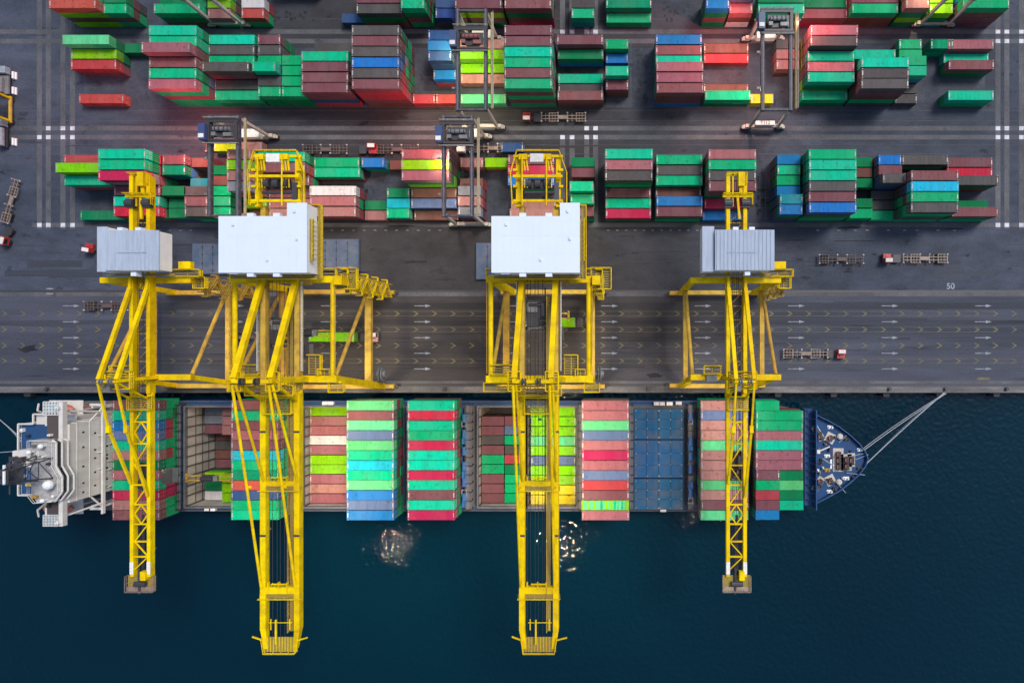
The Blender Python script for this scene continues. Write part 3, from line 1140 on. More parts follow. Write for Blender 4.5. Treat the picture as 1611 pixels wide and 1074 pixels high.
# hatch covers: three blue panels in the open bay, darker ones below the stacks
for (c, d) in ((640.5, 687.5), (689, 747), (748.5, 796)):
    mb = MB()
    sbox(mb, 996.5, 1073, c, d, DZ + .1, HATZ - .25)
    for i in range(4):
        xa_, xb_ = 997.5 + 75 * i / 4, 997.5 + 75 * (i + 1) / 4 - .8
        for j in range(3):
            ca, cb = c + .8 + (d - c - 1.2) * j / 3, c + .4 + (d - c - 1.2) * (j + 1) / 3
            sbox(mb, xa_, xb_, ca, cb, HATZ - .25, HATZ - .06)
    ho = mb.build('hatch_cover', HATCH, SHIP, SO)
    mb = MB()
    for x in (999.5, 1017, 1034.5, 1036, 1053, 1070):
        for k in range(4):
            y = c + 3 + (d - c - 6) * k / 3
            sbox(mb, x - .7, x + .7, y - .7, y + .7, HATZ - .1, HATZ + .1)
    mb.build('twistlock_fitting', BARS, ho, SO)
    mb = MB()
    for k in range(3):
        y = c + 6 + (d - c - 12) * k / 2
        sbox(mb, 1033.2, 1036, y - 2, y + 2, HATZ - .12, HATZ + .06)
    mb.build('lifting_socket', STEEL, ho, SO)
for (a, b_) in ((227, 297), (402, 472), (572, 642), (661.5, 732), (918.5, 988.5), (1094, 1164), (1175, 1245)):
    mb = MB()
    for (c, d) in ((640.5, 687.5), (689, 738), (739.5, 788)) if a < 1170 else ((650, 690), (691, 738), (739, 778)):
        sbox(mb, a - 1, b_ + 1, c, d, DZ + .1, HATZ - .03)
    mb.build('hatch_cover', HATCH, SHIP, SO)
# lashing bridges between the bays
for (a, b_) in ((297.5, 302), (473, 484), (643.5, 660), (733, 754), (910.5, 917), (989.5, 995.5), (1075, 1092), (1165.5, 1173.5), (1246.5, 1254)):
    mb = MB()
    m_ = (a + b_) / 2
    wd = min(4.5, (b_ - a) / 2)
    half = 80 if a < 1150 else 70
    sbox(mb, m_ - wd, m_ + wd, CYS - half, CYS + half, HATZ + .9, HATZ + 1.05, 0)
    for i in range(13):
        y = CYS - half + 2 * half * i / 12
        for x in (m_ - wd + .6, m_ + wd - .6):
            sbox(mb, x - .7, x + .7, y - .7, y + .7, DZ, HATZ + 1.9, 1)
        sbox(mb, m_ - wd, m_ + wd, y - .5, y + .5, HATZ + 1.05, HATZ + 1.25, 1)
    for x in (m_ - wd, m_ + wd):
        xx = U(x, 0)[0]
        mb.tube((xx, U(0, CYS - half)[1], HATZ + 1.95), (xx, U(0, CYS + half)[1], HATZ + 1.95), .07, 5, 1)
    mb.build('lashing_bridge', [COAM, STEEL], SHIP, SO)
# blue tanks and boxes on the deck before the third hold and before the long hatch
for x, ys in ((737, (654, 678, 688, 704, 727, 740, 752, 775, 785)), (1083, (652, 690, 698, 732, 768, 757, 712))):
    for i, y in enumerate(ys):
        mb = MB()
        cx, cy = U(x, y)
        if i % 3 == 2:
            mb.box(cx - .6, cx + .6, cy - 1.0, cy + 1.0, DZ, HATZ + 1.6)
        else:
            mb.tube((cx, cy - 1.1, HATZ + 1.4), (cx, cy + 1.1, HATZ + 1.4), .62, 10)
            mb.box(cx - .3, cx + .3, cy - .8, cy + .8, DZ, HATZ + 1.2)
        mb.build('deck_tank', TANKB, SHIP, SO)
for x, y in ((737, 663), (737, 768), (1083, 659), (1083, 780)):
    mb = MB()
    cx, cy = U(x, y)
    for a, b_ in ((-.7, -.45), (.45, .7)):
        mb.box(cx + a, cx + b_, cy - .9, cy + .9, HATZ + 1.0, HATZ + 1.6)
        mb.box(cx - .45, cx + .45, cy + (a if a < 0 else .65), cy + (b_ if a < 0 else .9), HATZ + 1.0, HATZ + 1.6)
    mb.build('hatchway', BARS, SHIP, SO)
# deck lockers on the side passages
for x, y, m_ in ((1040, 633, BEIGE), (1052, 633, WHITE), (1032, 633, BEIGE), (1066, 632, BEIGE), (1042, 797, BOARD), (520, 632, WHITE), (528, 632, WHITE),
                 (345, 796, WHITE), (338, 796, BOARD)):
    mb = MB()
    sbox(mb, x - 4.5, x + 4.5, y - 2.6, y + 2.6, DZ, DZ + 1.1)
    sbox(mb, x - 1.5, x + 1.5, y - 1.2, y + 1.2, DZ + 1.1, DZ + 1.35)
    mb.build('deck_locker', m_, SHIP, SO)

# ---- forecastle
FZ = 6.6
fhalf = bow_half
inner = [(1270, 67)] + [(x - 1.0, h_ - 1.5) for x, h_ in fhalf[1:-1]] + [(1346.5, 0)]
mb = MB()
mb.prism(P2([(x, CYS + h_) for x, h_ in inner] + [(x, CYS - h_) for x, h_ in reversed(inner[:-1])]), DZ, FZ)
mb.build('forecastle_deck', DECKB, SHIP, SO)
mb = MB()
ol = [(x, CYS - h_) for x, h_ in ([(1270, 67)] + fhalf[1:])] + [(x, CYS + h_) for x, h_ in reversed([(1270, 67)] + fhalf[1:-1])]
for p, q in zip(ol[:-1], ol[1:]):
    mb.beam((*U(*p), FZ + .3), (*U(*q), FZ + .3), .16, 2.2)
mb.build('bulwark', mat('bulwark_paint', (0.03, 0.11, 0.28), 0.5, dirt=0.4), SHIP, SO)
mb = MB()
for p, q in zip(ol[:-1], ol[1:]):
    mb.beam((*U(*p), DZ + 2.0), (*U(*q), DZ + 2.0), .2, FZ - DZ - .3)
mb.build('bow_plating', HULLB, SHIP, SO)
mb = MB()
sbox(mb, 1256, 1270, CYS - 74, CYS + 72, DZ, FZ - .5)
sbox(mb, 1268.6, 1270.4, CYS - 74, CYS + 76, FZ - .5, FZ + 2.3)
for i in range(14):
    y = CYS - 72 + 146 * i / 13
    mb.beam((*U(1258, y), FZ - .4), (*U(1268.6, y), FZ + 2.1), .14, .2)
mb.build('breakwater', DECKB, SHIP, SO)
BED = mat('pale_deck_pad', (0.50, 0.45, 0.40), 0.7, dirt=0.5, dirt_col=(0.25, 0.2, 0.16), scale=0.8)


def fpad(x, y, w_, h_, rz, drums=2):
    cx, cy = W(x, y, FZ)[:2]
    ca, sa = math.cos(rz), math.sin(rz)
    mb = MB()
    q = [(cx + ca * a - sa * b_, cy + sa * a + ca * b_) for a, b_ in ((-w_ / 2, -h_ / 2), (w_ / 2, -h_ / 2), (w_ / 2, h_ / 2), (-w_ / 2, h_ / 2))]
    mb.prism(q, FZ, FZ + .12)
    po = mb.build('machinery_pad', BED, SHIP, SO)
    mb = MB()
    for i in range(drums):
        t_ = (i + .5) / drums - .5
        L_ = h_ * .55 / max(1, drums - .4)
        bx, by = cx - sa * t_ * h_ * .8, cy + ca * t_ * h_ * .8
        mb.tube((bx + sa * L_ / 2, by - ca * L_ / 2, FZ + .9), (bx - sa * L_ / 2, by + ca * L_ / 2, FZ + .9), .55, 10)
        mb.tube((bx + sa * L_ / 2, by - ca * L_ / 2, FZ + .9), (bx + sa * L_ / 2 * 1.12, by - ca * L_ / 2 * 1.12, FZ + .9), .8, 10)
        mb.box(bx - .9 + w_ * .1, bx - .1 + w_ * .1, by - .5, by + .5, FZ + .1, FZ + 1.3, 1)
    mb.build('winch', [STEEL, COPPER], SHIP, SO)


fpad(1318.5, 723, 2.8, 6.2, 0, 3)
fpad(1331, 727, 3.0, 4.4, 0, 2)
fpad(1339, 723, 2.0, 3.6, 0, 1)
fpad(1306, 688.5, 2.6, 2.6, R(-28), 1)
fpad(1306, 755, 2.6, 2.6, R(28), 1)
fpad(1287, 681, 1.8, 4.2, R(32), 2)
fpad(1287, 761, 1.8, 4.2, R(-32), 2)
for x, y in ((1320.5, 685.5), (1319, 757)):
    mb = MB()
    cx, cy = W(x, y, FZ)[:2]
    mb.tube((cx, cy, FZ), (cx, cy, FZ + .8), .75, 14)
    mb.tube((cx, cy, FZ + .8), (cx, cy, FZ + 1.0), .5, 14)
    mb.build('vent', BED, SHIP, SO)
for x, y in ((1306, 671.5), (1305, 772.5), (1352.5, 707), (1352, 736), (1332, 691), (1331, 752), (1289, 728), (1301, 739), (1284, 740), (1301, 717)):
    mb = MB()
    cx, cy = W(x, y, FZ)[:2]
    mb.box(cx - .75, cx + .75, cy - .45, cy + .45, FZ, FZ + .15)
    for s_ in (-.42, .42):
        mb.tube((cx + s_, cy, FZ + .1), (cx + s_, cy, FZ + .85), .2, 8)
    mb.build('bitts', random.choice((STEEL, YELD, WHITE)), SHIP, SO)
mb = MB()
c0 = W(1285, 709, FZ)
c1 = W(1302, 701, FZ)
mb.tube((c0[0], c0[1], FZ + 1.2), (c1[0], c1[1], FZ + 1.6), .18, 8)
mb.box(c0[0] - .5, c0[0] + .5, c0[1] - .5, c0[1] + .5, FZ, FZ + 1.4)
mb.tube((c1[0], c1[1], FZ), (c1[0], c1[1], FZ + 1.6), .1, 6)
mb.build('deck_derrick', BOARD, SHIP, SO)
mb = MB()
c0 = W(1294, 722, FZ)
mb.tube((c0[0], c0[1], FZ), (c0[0], c0[1], FZ + 9), .28, 8, 0, .14)
mb.box(c0[0] - .2, c0[0] + .2, c0[1] - 1.2, c0[1] + 1.2, FZ + 7.0, FZ + 7.15)
mb.build('foremast', WHITE, SHIP, SO)

# ---- superstructure at the stern
AX0, AX1 = 194, 222
mb = MB()
sbox(mb, AX0, AX1, 650, 757, DZ, 24.6)
ab = mb.build('accommodation_block', BEIGE, SHIP, SO)
mb = MB()
xw = U(AX1, 0)[0]
for z_, ys in ((8.6, (662, 675, 690, 704, 716, 730, 744)), (12.6, (660, 672, 690, 703, 708, 722, 738, 750)), (16.6, (668, 692, 704, 724, 743)), (20.4, (664, 685, 712, 735, 748))):
    for y in ys:
        yy = U(0, y)[1]
        mb.box(xw - .1, xw + .035, yy - .22, yy + .22, z_ - .32, z_ + .32)
mb.build('window', GLASSD, ab, SO)
mb = MB()
for z_ in (6.5, 10.5, 14.5, 18.4, 22.4):
    sbox(mb, AX0 - .3, AX1 + .7, 649.4, 757.6, z_ - .07, z_ + .07)
mb.build('deck_ledge', BEIGE, ab, SO)
mb = MB()
sbox(mb, 214, 219.5, 619, 787, 24.7, 26.1)
sbox(mb, 190, 214, 619, 652, 24.7, 24.95)
sbox(mb, 190, 214, 748, 787, 24.7, 24.95)
mb.build('bridge_wing', BEIGE, SHIP, SO)
for c, d in ((635, 669), (751, 773)):
    mb = MB()
    sbox(mb, 193, 212, c, d, 24.95, 25.0)
    mb.build('wing_deck', BROWN, SHIP, SO)
for c, d in ((619, 637), (773, 788)):
    mb = MB()
    for i in range(6):
        x = 189 + 20 * i / 5
        sbox(mb, x - .4, x + .4, c, d, 24.98, 25.3)
    for i in range(5):
        y = c + (d - c) * i / 4
        sbox(mb, 189, 209, y - .4, y + .4, 24.98, 25.28)
    sbox(mb, 189, 209, c, d, 24.955, 24.975, 1)
    mb.build('wing_grating', [BOARD, mat('pale_blue_paint', (0.22, 0.38, 0.50), 0.6, dirt=0.4)], SHIP, SO)
# wheelhouse with weathered compass deck, bulging forward on one side
whp = [(186, 669), (214, 669), (219, 672), (219, 704), (227, 718), (227, 738), (218, 750), (194, 752), (186, 742)]
mb = MB()
mb.prism(P2(whp), 24.7, 28.0)
wh = mb.build('wheelhouse', COMPASS, SHIP, SO)
mb = MB()
for off, z_, r_ in ((1.0, 28.1, .26), (3.8, 26.9, .22), (6.0, 25.6, .20)):
    q = [(x + off * .9, y) for x, y in whp[1:8]]
    mb.path([(*U(*p), z_) for p in q], r_, 6)
mb.build('visor_rim', BEIGE, wh, SO)
mb = MB()
for p, q in zip(whp[1:7], whp[2:8]):
    a, b_ = Vector((*U(*p), 26.7)), Vector((*U(*q), 26.7))
    nrm = Vector((b_.y - a.y, -(b_.x - a.x), 0)).normalized()
    if nrm.x < 0:
        nrm = -nrm
    mb.beam(a + nrm * .04, b_ + nrm * .04, .1, 1.3)
mb.build('bridge_windows', GLASSD, wh, SO)
mb = MB()
mb.rail([(*U(*p), 28.0) for p in whp + [whp[0]]], 1.1, 2.5, .06)
mb.build('compass_deck_railing', BEIGE, wh, SO)
for x, y, r_, z_ in ((216, 727, 1.15, 28.0), (190, 684, .55, 28), (206, 676, .6, 28), (208, 748, .5, 28), (222, 742, .35, 28)):
    mb = MB()
    cx, cy = U(x, y)
    mb.tube((cx, cy, z_), (cx, cy, z_ + 1.1), r_ * .4, 8)
    prev = None
    for i in range(7):
        a = -math.pi / 2 + math.pi * i / 6
        ring = (r_ * math.cos(a), z_ + 1.5 + r_ * math.sin(a))
        if prev and (prev[0] > 1e-3 or ring[0] > 1e-3):
            mb.tube((cx, cy, prev[1]), (cx, cy, ring[1]), max(prev[0], .02), 14, 0, max(ring[0], .02))
        prev = ring
    mb.build('radar_dome', WHITE, SHIP, SO)
# radar mast: dark lattice tower with yards and scanners
mb = MB()
bx, by = U(203, 706)
base = [(bx - 1.5, by - 3.0), (bx + 2.2, by - 2.4), (bx + 2.2, by + 2.4), (bx - 1.5, by + 3.0)]
topq = [(bx - 1.0, by - 1.1), (bx + .8, by - 1.1), (bx + .8, by + 1.1), (bx - 1.0, by + 1.1)]
zz = [28.0, 31.5, 35.0, 38.5]
rings = []
for i, z_ in enumerate(zz):
    t_ = i / 3
    rings.append([(a[0] + (b_[0] - a[0]) * t_, a[1] + (b_[1] - a[1]) * t_, z_) for a, b_ in zip(base, topq)])
for r0, r1 in zip(rings[:-1], rings[1:]):
    for i in range(4):
        mb.tube(r0[i], r1[i], .16, 6)
        mb.tube(r0[i], r1[(i + 1) % 4], .10, 5)
        mb.tube(r1[i], r1[(i + 1) % 4], .12, 5)
mb.box(bx - 2.2, bx + 1.4, by - 2.4, by + 2.4, 35.0, 35.2)
mb.box(bx - 1.6, bx + 1.2, by - 1.6, by + 1.6, 38.5, 38.7)
mb.tube((bx, by - 4.2, 37), (bx, by + 4.2, 37), .14, 6)
mb.tube((bx - .3, by, 38.7), (bx - .3, by, 41.5), .18, 6)
mb.build('radar_mast', STEEL, SHIP, SO)
mb = MB()
mb.box(bx - 1.9, bx - 1.5, by - 2.2, by + 2.2, 36.2, 36.6)
mb.box(bx + .7, bx + 1.1, by - 1.4, by + 1.4, 39.2, 39.5)
mb.build('radar_scanner', WHITE, SHIP, SO)
# lower terraces abaft the block, with the funnel
mb = MB()
sbox(mb, 113, 194, 655, 757, DZ, 16.0)
mb.build('after_deckhouse', BEIGE, SHIP, SO)
mb = MB()
sbox(mb, 113.8, 193.5, 656, 756, 16.0, 16.05)
mb.build('terrace_deck', DECKB, SHIP, SO)
mb = MB()
pts = [(193, 641), (135, 641), (135, 655), (113.5, 655), (113.5, 757), (150, 757), (193, 757)]
pts3 = [(*U(*p), 16.0) for p in pts]
mb.path([(x, y, z + 1.0) for x, y, z in pts3], .22, 5)
mb.rail(pts3, 1.0, 2.2, .06)
sbox(mb, 135, 193, 641, 655, 15.8, 16.0)
sbox(mb, 140, 188, 645, 655.5, DZ, 15.8)
mb.build('terrace_railing', BEIGE, SHIP, SO)
mb = MB()
mb.prism(P2([(146, 686), (164, 684), (170, 690), (170, 702), (164, 708), (146, 706)]), DZ + 4, 25.0, 0)
fu = mb.build('funnel', BEIGE, SHIP, SO)
mb = MB()
for i in range(3):
    c = U(152 + 6 * i, 696 + (i % 2) * 3)
    mb.tube((*c, 24.6), (*c, 26.6), .55, 10)
mb.build('exhaust_pipe', STEEL, fu, SO)
mb = MB()
sbox(mb, 145.4, 170.6, 704.4, 708.4, 22.6, 24.4)
mb.build('funnel_band', WHITE, fu, SO)
# fore platform below the bridge, braced back to the block
mb = MB()
sbox(mb, 224.4, 227.0, 623, 786, 14.3, 15.2)
for y in (632, 776):
    mb.beam((*U(214, y), 24.6), (*U(226, y + (6 if y < 700 else -6)), 14.8), .35, .35)
    mb.beam((*U(219, 652 if y < 700 else 755), 18.0), (*U(226, y), 15), .3, .3)
    sbox(mb, 205, 225, y - (5 if y < 700 else -1.5), y + (-1.5 if y < 700 else 5), 14.3, 14.55)
    for x in (208, 222):
        mb.beam((*U(x, y), DZ), (*U(x, y), 14.4), .5, .5)
for y in (672, 696, 720):
    mb.beam((*U(222, y), 16.0), (*U(226, y), 15.0), .25, .25)
mb.build('fore_platform', BEIGE, SHIP, SO)
mb = MB()
for i in range(8):
    y = 662 + i * 12.6
    mb.tube((*U(223.4, y), DZ), (*U(223.4, y), 11 + 2 * (i % 3)), .14, 6)
sbox(mb, 222.3, 224.0, 712, 722, 9.0, 10.6)
mb.build('pipework', BOARD, SHIP, SO)
for y, name in ((782, 'lifeboat'), (636, 'lifeboat')):
    mb = MB()
    cx, cy = U(150, y)
    prev = None
    for i in range(9):
        t_ = -1 + 2 * i / 8
        r_ = 1.45 * math.sqrt(max(0.02, 1 - t_ * t_))
        cur = (cx + t_ * 4.0, r_)
        if prev:
            mb.tube((prev[0], cy, 12.4), (cur[0], cy, 12.4), prev[1], 12, 0, cur[1])
        prev = cur
    mb.box(cx - 1.2, cx + 1.2, cy - .7, cy + .7, 13.4, 14.2, 1)
    mb.build(name, [LIFE, WHITE], SHIP, SO)
    mb = MB()
    for x in (-3.2, 3.2):
        s_ = -1 if y > 700 else 1
        mb.beam((cx + x, cy - s_ * 2.4, 10.0), (cx + x, cy - s_ * .2, 15.0), .35, .35)
        mb.beam((cx + x, cy - s_ * .2, 15.0), (cx + x, cy + s_ * 1.6, 14.6), .3, .3)
    mb.box(cx - 4.4, cx + 4.4, cy - 2.0, cy + 2.0, 9.8, 10.0)
    mb.box(cx - 4.2, cx + 4.2, cy - .4 * s_ - .2, cy - .4 * s_ + .2, DZ, 9.8)
    mb.build('boat_davit', BEIGE, SHIP, SO)
mb = MB()
c0, c1 = U(186, 633), U(206, 632)
mb.tube((*c0, DZ), (*c0, 12), .4, 8)
mb.tube((*c0, 12), (*c1, 13.5), .28, 8)
mb.build('provision_crane', COPPER, SHIP, SO)

for x, y, w_, h_, z_, m_ in ((118, 664, 3, 5, 16, WHITE), (126, 672, 4, 3, 16, STEEL), (120, 700, 6, 3, 16, BOARD), (128, 742, 8, 4, 16, YELD), (140, 748, 5, 4, 16, STEEL),
                            (132, 716, 4, 6, 16, GREY), (120, 730, 3, 4, 16, WHITE), (200, 664, 3, 3, 25, WHITE), (198, 760, 3, 4, 25, STEEL), (216, 626, 2.4, 4, 26.1, WHITE),
                            (216, 781, 2.4, 4, 26.1, WHITE), (192, 676, 4, 3, 28, GREY), (200, 686, 3, 6, 28, BOARD), (194, 744, 6, 3, 28, YELD), (206, 690, 2, 2, 28, WHITE),
                            (212, 700, 2, 3, 28, STEEL), (224, 664, 3, 5, 8, GREY), (224.3, 690, 2.6, 8, 9, STEEL), (224.3, 740, 2.6, 8, 8, GREY)):
    mb = MB()
    sbox(mb, x - w_ / 2, x + w_ / 2, y - h_ / 2, y + h_ / 2, z_, z_ + 1.0)
    sbox(mb, x - w_ / 4, x + w_ / 4, y - h_ / 4, y + h_ / 4, z_ + 1.0, z_ + 1.35)
    mb.build('deck_fitting', m_, SHIP, SO)
for x, y, w_, h_, m_ in ((1292, 700, 2, 7, STEEL), (1296, 712, 6, 1.6, COPPER), (1280, 716, 4, 3, STEEL), (1282, 728, 3, 3, BOARD), (1290, 746, 5, 3, STEEL), (1300, 760, 6, 5, STEEL),
                         (1300, 682, 6, 4, STEEL), (1286, 692, 4, 3, COPPER), (1312, 744, 3, 3, BOARD), (1276, 700, 3, 5, GREY), (1277, 735, 3, 5, GREY), (1325, 703, 4, 2, STEEL), (1328, 742, 4, 2, STEEL),
                         (1279, 676, 3, 3, STEEL), (1279, 756, 3, 3, STEEL)):
    mb = MB()
    cx, cy = U(x, y)
    mb.box(cx - w_ / S / 2, cx + w_ / S / 2, cy - h_ / S / 2, cy + h_ / S / 2, FZ, FZ + .7)
    mb.tube((cx, cy - h_ / S * .4, FZ + .85), (cx, cy + h_ / S * .4, FZ + .85), .2, 6)
    mb.build('deck_fitting', m_, SHIP, SO)
mb = MB()
for a, b_ in (((1318, 712), (1346, 706)), ((1318, 736), (1346, 739)), ((1331, 716), (1351, 708)), ((1306, 690), (1318, 679)), ((1306, 754), (1317, 766))):
    mb.tube((*U(*a), FZ + .5), (*U(*b_), FZ + .4), .09, 5)
mb.build('mooring_line_on_deck', ROPE, SHIP, SO)


# mooring ropes
def rope(p, q, sag, r, label):
    mb = MB()
    p, q = Vector(p), Vector(q)
    pts = []
    for i in range(13):
        t_ = i / 12
        c = p.lerp(q, t_)
        c.z -= sag * 4 * t_ * (1 - t_)
        pts.append(c)
    mb.path(pts, r, 5)
    return tag(mb.build('mooring_rope', ROPE, None, tuple(p)), label, 'rope', 'mooring ropes of the ship')


bq = W(1487, 618.5, .5)
rope(W(1357, 706, FZ), bq, 1.2, .10, 'slack mooring rope from the bow, upper one of the pair running to the quay bollard')
rope(W(1359, 708, FZ), (bq[0] + .3, bq[1], .5), .7, .11, 'taut pale mooring rope from the bow, middle line to the quay bollard')
rope(W(1363, 729, FZ), (bq[0] - .2, bq[1] + .2, .5), .5, .15, 'thickest mooring rope from the bow tip, lowest line to the quay bollard')
rope(W(1362, 731, FZ), (bq[0] - .5, bq[1] + .1, .5), 1.4, .10, 'thin sagging mooring rope just below the thickest bow line')
sb = W(44, 700, 3.6)
rope(sb, W(-60, 617.5, .4), 1.0, .10, 'stern mooring rope running highest toward the quay at left edge')
rope(W(42, 706, 3.6), W(-58, 619, .4), 1.8, .10, 'second stern mooring rope, slack beside the highest one')
rope(W(36, 709, 3.6), W(-60, 716, 1.2), .5, .10, 'stern mooring rope running almost straight off the left edge')

# quay bollards and fenders
for i, px_ in enumerate((75, 215, 700, 1020, 1399, 1487, 1583)):
    mb = MB()
    cx, cy = U(px_, 611.5)
    mb.tube((cx, cy, 0), (cx, cy, .55), .28, 10)
    mb.tube((cx, cy, .55), (cx, cy, .8), .45, 10)
    mb.box(cx - .55, cx + .55, cy - .55, cy + .55, 0, .06)
    lab = {75: 'black quay bollard nearest the left edge', 215: 'black quay bollard beside the feet of the leftmost yellow crane',
           700: 'black quay bollard midway between the two white-roofed cranes', 1020: 'black quay bollard left of the rightmost yellow crane',
           1399: 'black quay bollard above the bow, left of the mooring ropes', 1487: 'black quay bollard holding the bow mooring ropes',
           1583: 'black quay bollard nearest the right edge'}[px_]
    tag(mb.build('mooring_bollard', STEEL, None, (cx, cy, 0)), lab, 'bollard', 'bollards along the quay edge')
for i, px_ in enumerate((40, 1225, 1313, 1396, 1480, 1570)):
    mb = MB()
    cx, cy = U(px_, 619)
    mb.box(cx - .9, cx + .9, cy - .6, cy + .25, -2.6, -.5, 0)
    mb.box(cx - .75, cx + .75, cy - .85, cy - .6, -2.5, -.6, 1)
    lab = {40: 'rubber fender on the quay wall behind the ship stern', 1225: 'rubber fender on the quay wall behind the foremost containers',
           1313: 'rubber fender on the quay wall right above the forecastle', 1396: 'rubber fender on the quay wall just right of the bow tip',
           1480: 'rubber fender below the bollard that holds the bow ropes', 1570: 'rubber fender on the quay wall nearest the right edge'}[px_]
    tag(mb.build('quay_fender', [RUBBER, STEEL], None, (cx, cy, -1.5)), lab, 'fender', 'fenders on the quay wall')


# ------------------------------------------------------------------ ship-to-shore cranes (local: x along the quay, y away from the water)
def bogie_set(root, x, y):
    mb = MB()
    mb.box(x - 3.6, x + 3.6, y - .5, y + .5, 1.3, 2.1)
    for s_ in (-1, 1):
        mb.box(x + s_ * 2.0 - 1.6, x + s_ * 2.0 + 1.6, y - .55, y + .55, .55, 1.35)
    b_ = mb.build('bogie', YELD, root)
    mb = MB()
    for s_ in (-3.0, -1.1, 1.1, 3.0):
        mb.tube((x + s_, y - .35, .42), (x + s_, y + .35, .42), .38, 10)
    mb.build('wheel', STEEL, b_)
    for s_ in (-1, 1):
        mb = MB()
        mb.box(x + s_ * 4.1 - .35, x + s_ * 4.1 + .35, y - .3, y + .3, .7, 1.4)
        mb.build('buffer', STEEL, b_)


def lamp_row(root, pts):
    for p in pts:
        mb = MB()
        x, y, z = p
        mb.box(x - .35, x + .35, y - .25, y + .25, z - .1, z + .25, 0)
        mb.box(x - .3, x + .3, y - .2, y + .2, z - .14, z - .1, 1)
        mb.build('floodlight', [GREY, lampm], root)


def trolley(root, y, hw, z, cab_side, cab_len=3.2, co=-4.2):
    """trolley frame, machinery, cab and ropes hanging from the girders"""
    mb = MB()
    for s_ in (-1, 1):
        mb.box(s_ * (hw - .7) - .3, s_ * (hw - .7) + .3, y - 3.4, y + 3.4, z, z + .6)
        mb.box(-hw + .5, hw - .5, y + s_ * 3.0 - .3, y + s_ * 3.0 + .3, z, z + .6)
    mb.box(-hw + .9, hw - .9, y - .9, y + 1.6, z + .1, z + .9)
    mb.tube((-hw + 1.2, y + 2.2, z + .9), (hw - 1.2, y + 2.2, z + .9), .5, 10)
    mb.tube((-hw + 1.2, y - 2.0, z + .8), (hw - 1.2, y - 2.0, z + .8), .4, 10)
    t = mb.build('trolley', STEEL, root)
    mb = MB()
    cx = cab_side * (hw + .2)
    mb.box(cx - 1.1, cx + 1.1, y - cab_len / 2 + co, y + cab_len / 2 + co, z - 3.0, z - .6, 0)
    mb.box(cx - 1.0, cx + 1.0, y - cab_len / 2 + co - .06, y - cab_len / 2 + co + .02, z - 2.7, z - .9, 1)
    mb.box(cx - 1.2, cx + 1.2, y - cab_len / 2 + co - .1, y + cab_len / 2 + co + .1, z - .6, z - .5, 2)
    mb.build('operator_cab', [GREY, GLASSD, STEEL], t)
    mb = MB()
    mb.box(-hw + .7, -.3, y - 2.6, y - .6, z + .6, z + 1.5, 0)
    mb.box(.4, hw - .8, y - .4, y + 2.6, z + .6, z + 1.7, 0)
    mb.box(-hw + .8, -.6, y + .6, y + 2.8, z + .6, z + 1.2, 1)
    mb.tube((-hw + 1, y - 3.0, z + .8), (hw - 1, y - 3.0, z + .8), .3, 8, 1)
    mb.build('trolley_machinery', [STEEL, GREY], t)
    return t


def spreader(root, x, y, z, ztop, hw=2.0):
    mb = MB()
    for s_ in (-1, 1):
        mb.box(x - 6.0, x + 6.0, y + s_ * .6 - .16, y + s_ * .6 + .16, z, z + .4, 0)
        mb.box(x + s_ * 6.0 - .2, x + s_ * 6.0 + .2, y - 1.2, y + 1.2, z, z + .4, 0)
    mb.box(x - 1.6, x + 1.6, y - .9, y + .9, z + .4, z + 1.1, 1)
    mb.tube((x - 1.5, y, z + 1.5), (x + 1.5, y, z + 1.5), .5, 10, 1)
    mb.box(x + 1.6, x + 2.7, y - .7, y + .7, z + .4, z + 1.2, 2)
    sp = mb.build('spreader', [YELD, STEEL, GREY], root)
    mb = MB()
    for sx in (-1, 1):
        for sy in (-1, 1):
            mb.tube((x + sx * 1.3, y + sy * .7, z + 1.2), (x + sx * 1.5, y + sy * 2.0, ztop), .045, 4)
    mb.build('hoist_ropes', WIRE, sp)


def stair_tower(root, x, y, z0, z1, mat_, run=1.7, wd=1.3):
    mb = MB()
    zc, k = z0, 0
    while zc < z1 - 1:
        zn = min(zc + 3.6, z1)
        a, b_ = (y - run, y + run) if k % 2 == 0 else (y + run, y - run)
        for s_ in (0, wd):
            mb.tube((x + s_, a, zc + 1.0), (x + s_, b_, zn + 1.0), .10, 4)
            mb.beam((x + s_, a, zc), (x + s_, b_, zn), .12, .28)
        for i in range(8):
            t_ = (i + .5) / 8
            mb.box(x, x + wd, a + (b_ - a) * t_ - .16, a + (b_ - a) * t_ + .16, zc + (zn - zc) * t_ - .03, zc + (zn - zc) * t_ + .03, 1)
        e = 1.0 if b_ > a else -1.0
        lo_, hi_ = sorted((b_, b_ + e))
        mb.box(x - .1, x + wd + .1, lo_, hi_, zn - .06, zn, 1)
        mb.rail([(x + wd + .1, lo_, zn), (x + wd + .1, hi_, zn)], 1.1, 1.2, .10)
        mb.rail([(x - .1, lo_ if e < 0 else hi_, zn), (x + wd + .1, lo_ if e < 0 else hi_, zn)], 1.1, 1.2, .10)
        zc, k = zn, k + 1
    for s_ in (0, wd):
        for yy in (y - run, y + run):
            mb.tube((x + s_, yy, z0), (x + s_, yy, z1), .12, 4)
    mb.build('stairs', [mat_, GRATE], root)


